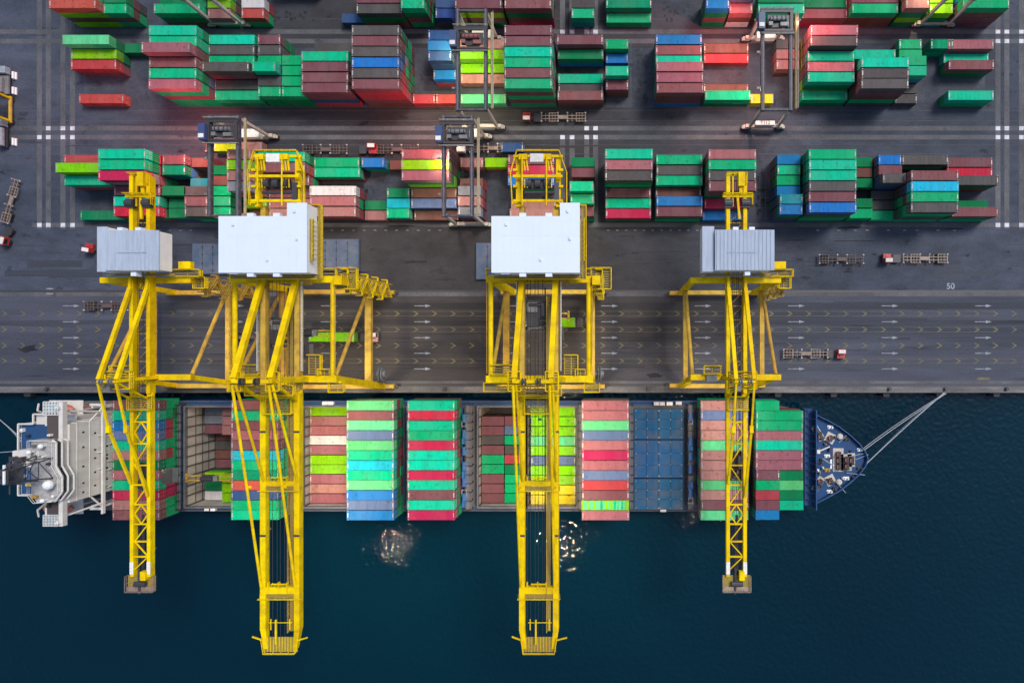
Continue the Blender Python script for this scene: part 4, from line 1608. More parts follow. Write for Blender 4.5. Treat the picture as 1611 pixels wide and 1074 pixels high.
def platform(root, x0_, x1_, y0_, y1_, z, rails='nsew', name='platform'):
    mb = MB()
    n_ = max(2, int((y1_ - y0_) / .5))
    for i in range(n_):
        y = y0_ + (y1_ - y0_) * (i + .5) / n_
        mb.box(x0_, x1_, y - .13, y + .13, z - .1, z, 1)
    for x in (x0_, (x0_ + x1_) / 2, x1_):
        mb.box(x - .08, x + .08, y0_, y1_, z - .22, z - .101, 0)
    if 'n' in rails:
        mb.rail([(x0_, y1_, z), (x1_, y1_, z)], 1.1, 1.6, .10)
    if 's' in rails:
        mb.rail([(x0_, y0_, z), (x1_, y0_, z)], 1.1, 1.6, .10)
    if 'w' in rails:
        mb.rail([(x0_, y0_, z), (x0_, y1_, z)], 1.1, 1.6, .10)
    if 'e' in rails:
        mb.rail([(x1_, y0_, z), (x1_, y1_, z)], 1.1, 1.6, .10)
    mb.build(name, [YEL, GRATE], root)


def portal(root, hx, ztop, yl0, yl1, ys0, ys1, w_leg, beam_mat, overhang=0.0):
    for s_ in (-1, 1):
        mb = MB()
        mb.beam((s_ * hx, yl0, 2.0), (s_ * hx, yl1, ztop), w_leg, w_leg * .9, 0, w_leg * .9, w_leg * .8)
        mb.build('leg', YEL, root)
        mb = MB()
        mb.beam((s_ * hx, ys0, 2.0), (s_ * hx, ys1, ztop), w_leg, w_leg * .9, 0, w_leg * .9, w_leg * .8)
        mb.build('leg', YEL, root)
        t0 = (12 - 2) / (ztop - 2)
        ya, yb_ = yl0 + (yl1 - yl0) * t0, ys0 + (ys1 - ys0) * t0
        mb = MB()
        mb.beam((s_ * hx, ya - .6, 12), (s_ * hx, yb_ + .6, 12), w_leg * .85, 1.5)
        mb.build('portal_beam', beam_mat, root)
        mb = MB()
        mb.tube((s_ * hx, ya - .5, 12.8), (s_ * hx, ys1 + .6, ztop - 1.2), .46, 10)
        mb.build('diagonal_brace', YELD if beam_mat is YELD else YEL, root)
    for y in (yl0, ys0):
        mb = MB()
        mb.box(-hx - w_leg * .4, hx + w_leg * .4, y - .55, y + .55, 2.1, 3.5)
        mb.build('sill_beam', YELD, root)
        for s_ in (-1, 1):
            bogie_set(root, s_ * (hx - .4), y)


def crane_b():
    """tall twin-girder crane with the white machinery house"""
    root = thing('ship_to_shore_crane', '', 'crane', (0, 0, 0), 'ship-to-shore cranes')
    hx, zt, gw, gz = 11.0, 34.0, 3.75, 35.4
    portal(root, hx, zt, 13.4, 13.9, -12.2, -8.4, 1.8, YELD)
    for y, n_ in ((13.9, 0), (-8.4, 1)):
        mb = MB()
        mb.beam((-hx - 1.0, y, zt), (hx + 1.0, y, zt), 1.5, 1.8)
        mb.build('cross_beam', YEL, root)
    for s_ in (-1, 1):
        mb = MB()
        mb.tube((s_ * hx, 13.2, zt + .4), (s_ * hx, -7.8, zt + .4), .55, 12)
        mb.build('tie_beam', YEL, root)
        # landside girder and hinged boom
        mb = MB()
        mb.box(s_ * gw - .55, s_ * gw + .55, -11.0, 30.0, gz - 1.0, gz + .9)
        mb.build('girder', YELD, root)
        mb = MB()
        mb.box(s_ * gw - .62, s_ * gw + .62, -64.0, -11.6, gz - .95, gz + .95)
        mb.beam((s_ * gw, -64.0, gz), (s_ * (gw - .55), -68.2, gz + .1), 1.2, 1.7, 0, .9, 1.0)
        mb.tube((s_ * gw - .75, -11.3, gz), (s_ * gw + .75, -11.3, gz), .55, 10)
        bo = mb.build('boom', YEL, root)
        for y in (-20, -43):
            mb = MB()
            mb.box(s_ * gw - .66, s_ * gw + .66, y - .22, y + .22, gz + .96, gz + 1.02)
            mb.build('boom_splice', STEEL, bo)
        mb = MB()
        mb.rail([(s_ * (gw + 1.15), -6.5, gz + .3), (s_ * (gw + 1.15), 13.2, gz + .3)], 1.0, 2.0, .075, 0)
        mb.box(min(s_ * (gw + .6), s_ * (gw + 1.2)), max(s_ * (gw + .6), s_ * (gw + 1.2)), -6.5, 13.2, gz + .2, gz + .28, 1)
        mb.build('girder_railing', [BOARD, GRATE], root)
        mb = MB()
        mb.rail([(s_ * (hx + .75), -7.0, zt + .5), (s_ * (hx + .75), 13.0, zt + .5)], .9, 2.2, .06)
        mb.build('tie_railing', YELD, root)
        # A-frame, backstay, forestays
        mb = MB()
        mb.beam((s_ * (gw + 1.6), -8.4, zt + .6), (s_ * gw, -8.0, 48.0), 1.1, 1.1, 0, .9, .9)
        mb.beam((s_ * gw, -13.0, gz + 1), (s_ * gw, -8.4, 47.4), .6, .6)
        mb.build('apex_post', YEL, root)
        mb = MB()
        mb.beam((s_ * gw, -7.6, 47.8), (s_ * gw, 13.6, gz + 1.2), 1.15, 1.1)
        mb.build('backstay', YEL, root)
        mb = MB()
        mb.tube((s_ * gw - .25, -9.0, 48.0), (s_ * gw - .25, -54.3, gz + 1.1), .30, 8)
        mb.tube((s_ * gw - .25, -31, 42.0), (s_ * gw + .5, -31, 42.2), .3, 6)
        mb.build('forestay', YEL, root)
        mb = MB()
        mb.tube((s_ * gw + .3, -9.0, 47.6), (s_ * gw + .25, -30.8, gz + 1.1), .30, 8)
        mb.build('forestay', YEL, root)
    for y, w_ in ((-31.5, 1.1), (-55.2, 1.5)):
        mb = MB()
        mb.box(-gw + .62, gw - .62, y - w_ / 2, y + w_ / 2, gz - .5, gz + .8, 0)
        mb.box(-gw - .9, gw + .9, y - w_ / 2 - 1.0, y - w_ / 2 - .1, gz + .5, gz + .6, 1)
        mb.rail([(-gw - .9, y - w_ / 2 - 1.0, gz + .6), (gw + .9, y - w_ / 2 - 1.0, gz + .6)], 1.0, 1.6)
        for x in (-2.6, -.3, 1.6):
            mb.box(x - .12, x + .12, y + w_ / 2, y + w_ / 2 + 1.1, gz + .3, gz + 1.0, 0)
        mb.rail([(-1.6, y + w_ / 2 + .9, gz + .8), (1.8, y + w_ / 2 + .9, gz + .8)], .9, 1.2, .09)
        mb.build('boom_cross_beam', [YEL, GRATE], root)
    # tip
    mb = MB()
    mb.box(-gw, gw, -68.9, -65.6, gz + .3, gz + .42, 1)
    for i in range(12):
        x = -gw + .2 + (2 * gw - .4) * i / 11
        mb.box(x - .05, x + .05, -68.9, -65.6, gz + .42, gz + .5, 0)
    mb.rail([(-gw - .2, -65.6, gz + .4), (-gw + .3, -69.0, gz + .4), (gw - .3, -69.0, gz + .4), (gw + .2, -65.6, gz + .4)], 1.1, 1.5, .08)
    mb.beam((-gw, -66.2, gz + .8), (-gw - 2.2, -65.2, gz + 1.2), .28, .28)
    mb.beam((gw, -66.2, gz + .8), (gw + 2.5, -65.4, gz + 1.2), .28, .28)
    mb.beam((-.6, -61.4, gz + 1.4), (-.6, -66.8, gz + 1.4), .34, .34)
    mb.beam((-1.9, -61.4, gz + 1.0), (-1.9, -63.8, gz + 1.0), .2, .2)
    mb.beam((2.3, -61.4, gz + 1.0), (2.3, -63.8, gz + 1.0), .2, .2)
    mb.tube((-2.4, -62.2, gz + 1), (2.8, -62.2, gz + 1), .1, 5)
    mb.build('boom_tip', [YEL, GRATE], root)
    # walkway and cable chain along the starboard boom, ropes between
    mb = MB()
    mb.box(gw - 2.0, gw - 1.2, -64.5, 10.0, gz - .15, gz - .05, 1)
    mb.rail([(gw - 2.05, -64.5, gz - .05), (gw - 2.05, -32.5, gz - .05)], 1.0, 2.0, .06)
    mb.rail([(gw - 2.05, -30.5, gz - .05), (gw - 2.05, 10, gz - .05)], 1.0, 2.0, .06)
    mb.build('boom_walkway', [YELD, GRATE], root)
    mb = MB()
    for x in (-2.6, -1.9, -.9, -.2, .8):
        mb.tube((x, -66.5, gz + .2), (x, 28, gz + .5), .06, 4)
    mb.tube((gw - 2.5, -62, gz - .4), (gw - 2.5, 12, gz - .4), .16, 5)
    mb.build('trolley_ropes', WIRE, root)
    # platforms, ladders and sheaves round the apex and the seaside beam
    platform(root, -hx - 1.6, -hx + 4.0, -11.2, -9.3, zt - .4, 'nsew')
    platform(root, -hx + .2, -gw - 1.4, -7.4, -5.2, zt + .6, 'nse')
    platform(root, -gw - 1.2, gw + 1.6, -11.6, -9.4, 40.5, 'nsew')
    platform(root, -gw - 1.4, -gw + 1.2, -10.2, -6.2, 46.4, 'nsew')
    platform(root, gw - 1.2, gw + 1.4, -10.2, -6.2, 46.4, 'nsew')
    platform(root, gw + 1.8, gw + 4.8, -7.4, -3.0, zt + .4, 'ne')
    platform(root, hx - 1.0, hx + 2.4, -11.4, -9.4, zt - .4, 'sew')
    platform(root, hx - 3.0, hx - .8, -7.5, -6.2, zt + .6, 'nw')
    platform(root, -3.2, 2.8, -16.0, -12.4, gz + .6, 'nsew')
    mb = MB()
    mb.beam((-gw, -8.2, 47.6), (gw, -8.2, 47.6), .7, .7)
    mb.beam((-gw, -8.4, 42.6), (gw, -8.4, 42.6), .5, .6)
    mb.beam((-gw - 1, -8.4, 39.0), (gw + 1, -8.4, 47.0), .3, .3)
    mb.beam((gw + 1, -8.4, 39.0), (-gw - 1, -8.4, 47.0), .3, .3)
    mb.build('apex_beam', YEL, root)
    for x in (-2.0, -1.4, 1.0, 1.6):
        mb = MB()
        mb.tube((x - .14, -8.2, 48.6), (x + .14, -8.2, 48.6), .75, 14)
        mb.build('sheave', STEEL, root)
    # machinery house
    mb = MB()
    fl, ro = 38.6, 43.8
    mb.box(-9.0, 9.3, 14.6, 26.2, fl, ro - .15)
    mb.box(5.4, 9.3, 26.2, 29.0, fl, ro - .15)
    ho = mb.build('machinery_house', WHITE, root)
    mb = MB()
    mb.prism([(-9.15, 14.45), (9.45, 14.45), (9.45, 29.15), (5.25, 29.15), (5.25, 26.35), (-9.15, 26.35)], ro - .15, ro + .12)
    for i in range(11):
        x = -8.0 + 1.55 * i
        mb.box(x - .035, x + .035, 14.6, 26.2 if x < 5.4 else 29.0, ro + .12, ro + .155)
    for y in (18.4, 22.3):
        mb.box(-9.0, 9.3, y - .03, y + .03, ro + .12, ro + .15)
    for x, y in ((7.4, 21.6), (-6.0, 24.6), (1.2, 17.2), (6.9, 27.4)):
        mb.box(x - .22, x + .22, y - .3, y + .3, ro + .12, ro + .45)
    mb.build('house_roof', WROOF, ho)
    mb = MB()
    for x in (-2.6, 2.9):
        for y in (14.1, 26.6):
            mb.box(x - .7, x + .7, y - .45, y + .45, ro - 1.2, ro - .1)
    mb.box(-7.2, -5.4, 14.2, 14.45, ro - 1.0, ro - .3)
    mb.build('roof_hatch', WROOF, ho)
    mb = MB()
    mb.box(9.47, 10.6, 13.6, 29.6, fl - .1, fl, 1)
    mb.rail([(10.6, 13.6, fl), (10.6, 29.6, fl), (5.2, 29.6, fl)], 1.1, 1.5, .075)
    mb.box(9.45, 10.3, 17.0, 26.0, fl + 3.8, fl + 3.9, 1)
    for i in range(9):
        mb.tube((10.35, 17.5 + i, fl), (10.35, 17.5 + i, fl + 5.0), .08, 4)
    mb.tube((10.35, 17.0, fl + 5.0), (10.35, 26.0, fl + 5.0), .09, 4)
    mb.rail([(-9.6, 13.5, fl), (9.6, 13.5, fl)], 1.1, 2.0, .075)
    mb.box(-9.6, 9.6, 13.5, 14.4, fl - .1, fl, 1)
    mb.box(-9.0, 9.3, 14.6, 26.2, fl - .5, fl - .12, 0)
    mb.build('house_walkway', [YEL, GRATE], ho)
    for s_ in (-1, 1):
        mb = MB()
        for y in (16.0, 25.0):
            mb.beam((s_ * gw, y, gz + .9), (s_ * gw, y, fl - .3), .8, .8)
        mb.build('house_support', YEL, ho)
    # walkway along the landside beam and out to the stairs
    platform(root, -hx - .8, hx + .6, 14.9, 16.2, zt + .7, 'nw')
    platform(root, hx + .3, hx + 5.0, 11.8, 16.6, zt - 1.2, 'nsew')
    mb = MB()
    mb.box(hx + .8, hx + 2.6, 12.6, 14.6, zt - 1.2, zt + 2.0, 0)
    mb.build('lift_cabin', YEL, root)
    mb = MB()
    mb.box(3.2, 6.6, 12.6, 14.8, zt + .95, zt + 1.9, 2)
    mb.box(-1.0, 7.8, 14.6, 15.3, zt + .75, zt + 1.3, 3)
    mb.build('beam_machinery', [YEL, GRATE, YELD, STEEL], root)
    mb = MB()
    mb.tube((hx + 1.5, -8.6, 8.0), (hx + 1.75, -8.6, 8.0), 2.0, 20)
    mb.tube((hx + 2.15, -8.6, 8.0), (hx + 2.4, -8.6, 8.0), 2.0, 20)
    mb.tube((hx + .8, -8.6, 8.0), (hx + 3.0, -8.6, 8.0), 1.0, 12)
    mb.build('cable_reel', GREY, root)
    stair_tower(root, hx + 1.6, 13.6, 2.5, zt - 1.2, YEL)
    # backreach with its frames, sheaves and pale equipment box
    mb = MB()
    for s_ in (-1, 1):
        mb.box(s_ * 4.4 - .5, s_ * 4.4 + .5, 29.6, 41.0, 36.0, 37.4)
        for y in (30.5, 34.0, 37.6):
            mb.box(s_ * 5.0 - .5, s_ * 5.0 + .5, y - .25, y + .25, 37.4, 38.0)
    for y, z_ in ((30.8, 37.6), (36.0, 38.4), (40.6, 37.4)):
        mb.box(-5.4, 5.4, y - .28, y + .28, z_, z_ + .55)
    for x in (-3.3, 2.0):
        mb.tube((x, 29.4, 39.5), (x, 40.4, 39.5), .16, 6)
        for y in (30, 35, 40):
            mb.tube((x, y, 37.5), (x, y, 39.5), .12, 5)
    for x in (-3.8, -3.2, -2.6, 1.5, 2.1, 2.7):
        mb.beam((x, 40.6, 38.4), (x + .5, 37.2, 38.6), .3, .3)
        mb.beam((x + .3, 36.0, 38.4), (x + .3, 33.6, 38.2), .2, .2)
        mb.box(x - .3, x + .3, 39.6, 40.8, 38.0, 39.0)
    mb.rail([(-5.6, 29.8, 37.4), (-6.0, 37.0, 37.4), (-4.6, 41.8, 37.4), (4.6, 41.8, 37.4), (6.3, 37.0, 37.4), (6.3, 29.8, 37.4)], 1.2, 1.7, .09)
    br = mb.build('backreach_frame', YEL, root)
    mb = MB()
    mb.box(-1.6, 1.3, 39.0, 40.8, 38.2, 39.2)
    mb.build('equipment_box', BOARD, br)
    mb = MB()
    for x in (-2.0, 0, 2.0):
        mb.tube((x - .6, 34.6, 38.0), (x + .6, 34.6, 38.0), .9, 12, 0)
    mb.tube((-3.0, 32.6, 37.9), (3.8, 32.6, 37.9), .35, 8, 0)
    mb.box(-2.4, 2.8, 33.6, 35.8, 36.6, 37.3, 0)
    mb.box(3.6, 4.6, 31.0, 34.8, 37.4, 38.2, 0)
    mb.build('backreach_machinery', STEEL, br)
    lamp_row(root, [(s_ * (gw - .4), y, gz - 1.2) for y in (-42, -30, 4, 10) for s_ in (-1, 1)] + [(0, -17.5, 34.0), (0, -67.5, 34.0)])
    lamp_row(root, [(hx + .8, -9.6, zt - 1.2), (-hx - .8, -9.6, zt - 1.2)])
    return root


def crane_a():
    """slender older crane with a lattice boom and ribbed grey house"""
    root = thing('ship_to_shore_crane', '', 'crane', (0, 0, 0), 'ship-to-shore cranes')
    hx, zt, gw, gz = 9.8, 28.5, 1.95, 30.0
    portal(root, hx, zt, 13.2, 14.2, -12.0, -8.3, 1.35, YELD)
    for y in (14.2, -8.3):
        mb = MB()
        mb.beam((-hx - .6, y, zt), (hx + .8, y, zt), 1.3, 1.6)
        mb.box(-hx - .61, -hx + 4, y - .66, y + .66, zt - .9, zt + .5)
        mb.build('cross_beam', YEL, root)
    for s_ in (-1, 1):
        mb = MB()
        mb.box(s_ * gw - .42, s_ * gw + .42, -12.0, 38.0, gz - 1.0, gz + 1.0)
        mb.build('girder', YEL, root)
        mb = MB()
        mb.box(s_ * gw - .40, s_ * gw + .40, -54.0, -12.6, gz - .8, gz + .8)
        mb.tube((s_ * gw - .6, -12.3, gz), (s_ * gw + .6, -12.3, gz), .5, 10)
        bo = mb.build('boom', YEL, root)
        mb = MB()
        mb.box(s_ * gw - .43, s_ * gw + .43, -53.4, -50.6, gz + .80, gz + .86)
        mb.build('boom_end_band', BOARD, bo)
        mb = MB()
        mb.beam((s_ * (gw + 1.0), -8.3, zt + .6), (s_ * gw, -8.6, 41.0), .8, .8, 0, .6, .6)
        mb.beam((s_ * gw, -13.2, gz + 1), (s_ * gw, -9.0, 40.6), .4, .4)
        mb.build('apex_post', YEL, root)
        mb = MB()
        mb.beam((s_ * gw, -8.2, 40.8), (s_ * gw, 12.2, gz + 1.3), .82, .8)
        mb.beam((s_ * gw, 12.2, gz + 1.3), (s_ * gw, 15.0, gz + 1.1), .6, .6)
        mb.build('backstay', YEL, root)
        yend = -32.5 if s_ < 0 else -35.5
        mb = MB()
        mb.beam((s_ * gw, -9.0, 41.0), (s_ * gw, -19, 38.0), .42, .42)
        mb.beam((s_ * gw, -19, 38.0), (s_ * gw, yend, gz + 1.0), .55, .5)
        mb.box(s_ * gw - .4, s_ * gw + .4, -20.0, -18.4, 37.7, 38.3)
        mb.build('forestay', YEL, root)
    # lattice between the booms
    mb = MB()
    ys = [-13.5, -18.5, -23.5, -28.5, -33.0, -37.5, -42.0, -46.0, -49.5, -52.5]
    for i, (a, b_) in enumerate(zip(ys[:-1], ys[1:])):
        mb.beam((-gw + .4, a, gz + .3), (gw - .4, a, gz + .3), .35, .4)
        if i in (1, 5):
            m_ = (a + b_) / 2
            mb.beam((-gw + .4, m_, gz + .3), (0, a, gz + .3), .28, .28)
            mb.beam((0, a, gz + .35), (gw - .4, m_, gz + .35), .28, .28)
            mb.beam((-gw + .4, m_, gz + .3), (0, b_, gz + .3), .28, .28)
            mb.beam((0, b_, gz + .35), (gw - .4, m_, gz + .35), .28, .28)
        elif i % 2:
            mb.beam((-gw + .4, a, gz + .3), (gw - .4, b_, gz + .3), .26, .26)
        else:
            mb.beam((gw - .4, a, gz + .3), (-gw + .4, b_, gz + .3), .26, .26)
    mb.build('boom_lattice', YEL, root)
    mb = MB()
    for i in range(13):
        y = -11 + 3.2 * i
        mb.beam((-gw + .4, y, gz - .4), (gw - .4, y, gz - .4), .24, .3)
        mb.beam((-gw + .4, y, gz - .3), (gw - .4, y + 3.2, gz - .3), .14, .2)
    mb.build('girder_lattice', YELD, root)
    mb = MB()
    for x in (-.9, -.5, .1, .5):
        mb.tube((x, -55.5, gz + .1), (x, 37, gz + .4), .06, 4)
    mb.box(-.2, .45, -55.0, -40.0, gz - .1, gz + .02)
    mb.tube((1.0, -52, gz - .6), (1.0, 12, gz - .6), .14, 5)
    mb.build('trolley_ropes', WIRE, root)
    # tip
    mb = MB()
    mb.box(-gw - 1.25, gw + 1.25, -57.4, -53.8, gz + .1, gz + .25, 1)
    mb.box(-gw - 1.25, gw + 1.25, -57.4, -56.4, gz + .25, gz + .5, 2)
    mb.rail([(-gw - 1.25, -53.8, gz + .25), (-gw - 1.25, -57.4, gz + .25), (gw + 1.25, -57.4, gz + .25), (gw + 1.25, -53.8, gz + .25)], 1.1, 1.6, .07, 2)
    mb.box(.5, 1.7, -54.6, -52.6, gz + .3, gz + 1.6, 0)
    mb.tube((-.3, -58.0, gz + .5), (-.3, -52, gz + .8), .28, 8, 3)
    mb.tube((-1.2, -55.6, gz + .9), (1.4, -55.6, gz + .9), .6, 10, 3)
    mb.build('boom_tip', [YEL, GRATE, TRAIL, STEEL], root)
    # apex machinery
    mb = MB()
    mb = MB()
    mb.beam((-gw, -8.6, 41), (gw, -8.6, 41), .5, .6)
    mb.build('apex_beam', YEL, root)
    platform(root, -3.0, 3.0, -10.4, -6.6, 37.4, 'nsew')
    platform(root, -2.2, 2.6, -15.6, -12.6, gz + .9, 'nsw')
    platform(root, -7.4, -3.4, -7.5, -5.6, zt + .9, 'nsw')
    for x in (-1.2, -.7, .8, 1.3):
        mb = MB()
        mb.tube((x - .12, -8.6, 41.4), (x + .12, -8.6, 41.4), .6, 12)
        mb.build('sheave', GREY, root)
    mb = MB()
    mb.box(-2.0, -.6, -10.8, -9.4, 38, 39.4)
    mb.build('winch_box', GREY, root)
    mb = MB()
    mb.box(-6.8, -4.4, -9.3, -7.3, zt + .85, zt + 1.7)
    mb.build('winch_box', GREY, root)
    # walkways at the landside beam, stairs
    platform(root, hx - 3.5, hx + 3.4, 15.0, 16.6, zt + .6, 'nsew')
    platform(root, hx + .6, hx + 3.4, 12.4, 15.0, zt - 1.5, 'nsew')
    mb = MB()
    mb.box(hx - 1.2, hx + 1.6, 16.7, 18.4, zt + .6, zt + 2.0, 0)
    mb.build('switch_room', YEL, root)
    mb = MB()
    mb.rail([(-8.0, 15.2, zt + .8), (hx - 3.5, 15.2, zt + .8)], 1.1, 2, .07)
    mb.build('beam_railing', YEL, root)
    stair_tower(root, hx + 1.0, 13.4, 2.5, zt - 1.5, YELD)
    # backreach tail
    mb = MB()
    mb.box(-3.2, 3.4, 33.0, 33.7, gz + .4, gz + 1.2)
    mb.box(-2.4, 2.2, 38.0, 38.5, gz + .2, gz + .9)
    mb.box(.2, 1.6, 35.4, 38.6, gz + .4, gz + 2.2)
    mb.beam((.9, 33.6, gz + 1), (.9, 35.6, gz + 1.2), .7, .6)
    mb.box(-1.0, -.7, 31.0, 38.4, gz + .6, gz + .9)
    mb.beam((.6, 28.0, gz + 1.2), (.2, 33.0, gz + .8), .5, .5)
    mb.rail([(-3.2, 33.8, gz + 1.2), (3.4, 33.8, gz + 1.2), (3.4, 31.2, gz + 1.2)], 1.1, 1.3, .08)
    mb.rail([(-2.4, 38.5, gz + .9), (2.2, 38.5, gz + .9), (2.2, 36.0, gz + .9)], 1.1, 1.3, .08)
    br = mb.build('backreach_frame', YEL, root)
    for s_ in (-1, 1):
        mb = MB()
        mb.box(s_ * gw - .9, s_ * gw + .9, 30.6, 32.6, gz + .4, gz + 1.6)
        mb.tube((s_ * gw - .9, 31.6, gz + 1.5), (s_ * gw + .9, 31.6, gz + 1.5), .8, 12)
        mb.build('backreach_machinery', STEEL, br)
    lamp_row(root, [(s_ * gw, y, gz - 1.2) for y in (-48, -30, 2) for s_ in (-1, 1)])
    return root


def house_a(root, xa, xb, lean, zr, extra):
    fl = 31.6
    mb = MB()
    mb.box(xa, xb, 15.9, 24.4, fl, zr - .12)
    mb.box(lean[0], lean[1], 15.6, 25.4, fl, zr - .9)
    ho = mb.build('machinery_house', WHITE, root)
    mb = MB()
    mb.box(xa - .2, xb + .2, 15.7, 24.6, zr - .12, zr + .1)
    x = xa + .2
    while x < xb - .1:
        mb.box(x - .1, x + .1, 15.8, 24.5, zr + .1, zr + .22)
        x += .85
    mb.box(xa + 2.4, xa + 9.0, 19.6, 19.75, zr + .22, zr + .3)
    mb.build('house_roof', RIBROOF, ho)
    mb = MB()
    mb.box(lean[0] - .1, lean[1], 15.5, 25.5, zr - .9, zr - .75)
    mb.build('annex_roof', RIBROOF, ho)
    mb = MB()
    for x, y in extra:
        mb.box(x - .6, x + .6, y - .45, y + .45, zr - 2.4, zr - .6)
    mb.build('vent_box', WROOF, ho)
    mb = MB()
    mb.box(xa - 1.6, xb + .6, 14.9, 15.5, fl - .1, fl, 1)
    mb.rail([(xa - 1.6, 14.9, fl), (xb + .6, 14.9, fl)], 1.1, 1.6, .06, 0)
    mb.build('house_walkway', [GREY, GRATE], ho)
    mb = MB()
    for s_ in (-1, 1):
        for y in (17, 23.5):
            mb.beam((s_ * 1.95, y, 31.0), (s_ * 1.95, y, fl + .1), .7, .7)
    mb.build('house_support', YEL, ho)


# two cranes of each kind
WARM = (1.0, 0.78, 0.50)
ca4 = crane_a()
ca1 = copy_tree(ca4)
ca1.location = (U(343, 0)[0], 0, 0)
ca4.location = (U(1127, 0)[0], 0, 0)
ca1['label'] = 'leftmost crane, slender with narrow boom over the ship stern containers and grey ribbed roof house'
ca4['label'] = 'rightmost crane, slender with narrow lattice boom over the bow and grey ribbed roof house'
house_a(ca4, -5.7, 7.0, (-8.5, -5.95), 37.0, [(-1.2, 24.9), (2.4, 24.9), (1.4, 15.1)])
house_a(ca1, -3.6, 7.9, (-6.1, -3.85), 36.4, [(-1.0, 24.9), (3.0, 24.9), (2.0, 15.0)])
trolley(ca4, -29.0, 1.95, 28.2, -.2, 3.2, 0)
trolley(ca1, -31.6, 1.95, 28.2, 1.9, 3.2, 0)
spreader(ca1, .4, -36.5, 4.6, 28.3)
cb3 = crane_b()
cb2 = copy_tree(cb3)
cb2.location = (U(542, 0)[0], 0, 0)
cb3.location = (U(870.5, 0)[0], 0, 0)
cb2['label'] = 'second crane from left, tall yellow one with plain white roof and thick twin boom'
cb3['label'] = 'third crane from left, tall yellow one with plain white roof in the middle of quay'
trolley(cb3, 6.0, 3.75, 33.0, 1.0)
trolley(cb2, 2.0, 3.75, 33.0, .9)
spreader(cb3, 0, 6.0, 27.0, 33.0)
spreader(cb2, .6, 2.0, 24.0, 33.0)
# their floodlights are lit
PB = 26000
for rt in (cb2, cb3):
    for y, p_ in ((-67.5, .9), (-42, 1.0), (-17.5, 1.0), (4, .7)):
        for dx in ((-2.6, 0, 2.6) if y < -60 else (-1.6, 1.6)):
            spot(rt, (dx, y, 33.6), PB * p_ * (.34 if y < -60 else .5), R(150), WARM)
    spot(rt, (0, 34, 35.2), PB * .5, R(140), WARM)
spot(ca4, (-2.6, -16, 27.6), 9000, R(140), (1.0, .84, .66))
spot(ca4, (-2.4, -57.0, 29.4), 3000, R(140), (1.0, .84, .66))
spot(ca1, (0, 2, 27.6), 9000, R(140), (1.0, .84, .66))


# ------------------------------------------------------------------ yard gantries
def rtg():
    root = thing('yard_gantry_crane', '', 'gantry crane', (0, 0, 0), 'rubber-tyred gantry cranes')
    hx, yl, zt = 3.5, 12.0, 17.0
    for s_ in (-1, 1):
        mb = MB()
        mb.box(s_ * hx - .42, s_ * hx + .42, -yl - .7, yl + .7, zt - 1.2, zt, 0)
        mb.box(s_ * hx - .06, s_ * hx + .06, -yl - .6, yl + .6, zt, zt + .12, 1)
        mb.build('girder', [RTGG, GREY], root)
        for t_ in (-1, 1):
            mb = MB()
            mb.beam((s_ * hx, t_ * yl, zt - 1.2), (s_ * (hx + .3), t_ * yl, 2.2), .8, .8, 0, .65, .65)
            mb.build('leg', RTGL, root)
            mb = MB()
            for k in (-.75, .75):
                mb.tube((s_ * 4.6 + k, t_ * yl - .35, .72), (s_ * 4.6 + k, t_ * yl + .35, .72), .72, 14)
            mb.build('wheel', RUBBER, root)
            mb = MB()
            mb.box(s_ * 4.6 - .9, s_ * 4.6 + .9, t_ * yl - .5, t_ * yl + .5, 1.2, 1.9)
            mb.box(s_ * 5.6 - .25, s_ * 5.6 + .25, t_ * yl - .4, t_ * yl + .4, .9, 1.5)
            mb.build('bogie', RTGL, root)
    mb = MB()
    x = hx + 1.5
    mb.box(x - .35, x + .35, -yl, yl, zt - 1.0, zt - .9, 1)
    mb.rail([(x + .35, -yl, zt - .9), (x + .35, yl, zt - .9)], 1.1, 2.2, .05)
    mb.tube((x - .1, -yl, zt - .6), (x - .1, yl, zt - .6), .1, 5)
    mb.build('girder_walkway', [RTGL, GRATE], root)
    for t_ in (-1, 1):
        mb = MB()
        mb.box(-5.0, 5.0, t_ * yl - .45, t_ * yl + .45, 1.9, 2.7)
        mb.build('sill_beam', RTGL, root)
        mb = MB()
        mb.box(-hx + .4, hx - .4, t_ * (yl + .4) - .25, t_ * (yl + .4) + .25, zt - .9, zt - .2)
        mb.build('end_tie', RTGG, root)
    mb = MB()
    mb.box(-2.4, 2.6, yl - 1.2, yl + 1.0, 2.75, 4.9)
    mb.build('power_house', BOARD, root)
    return root


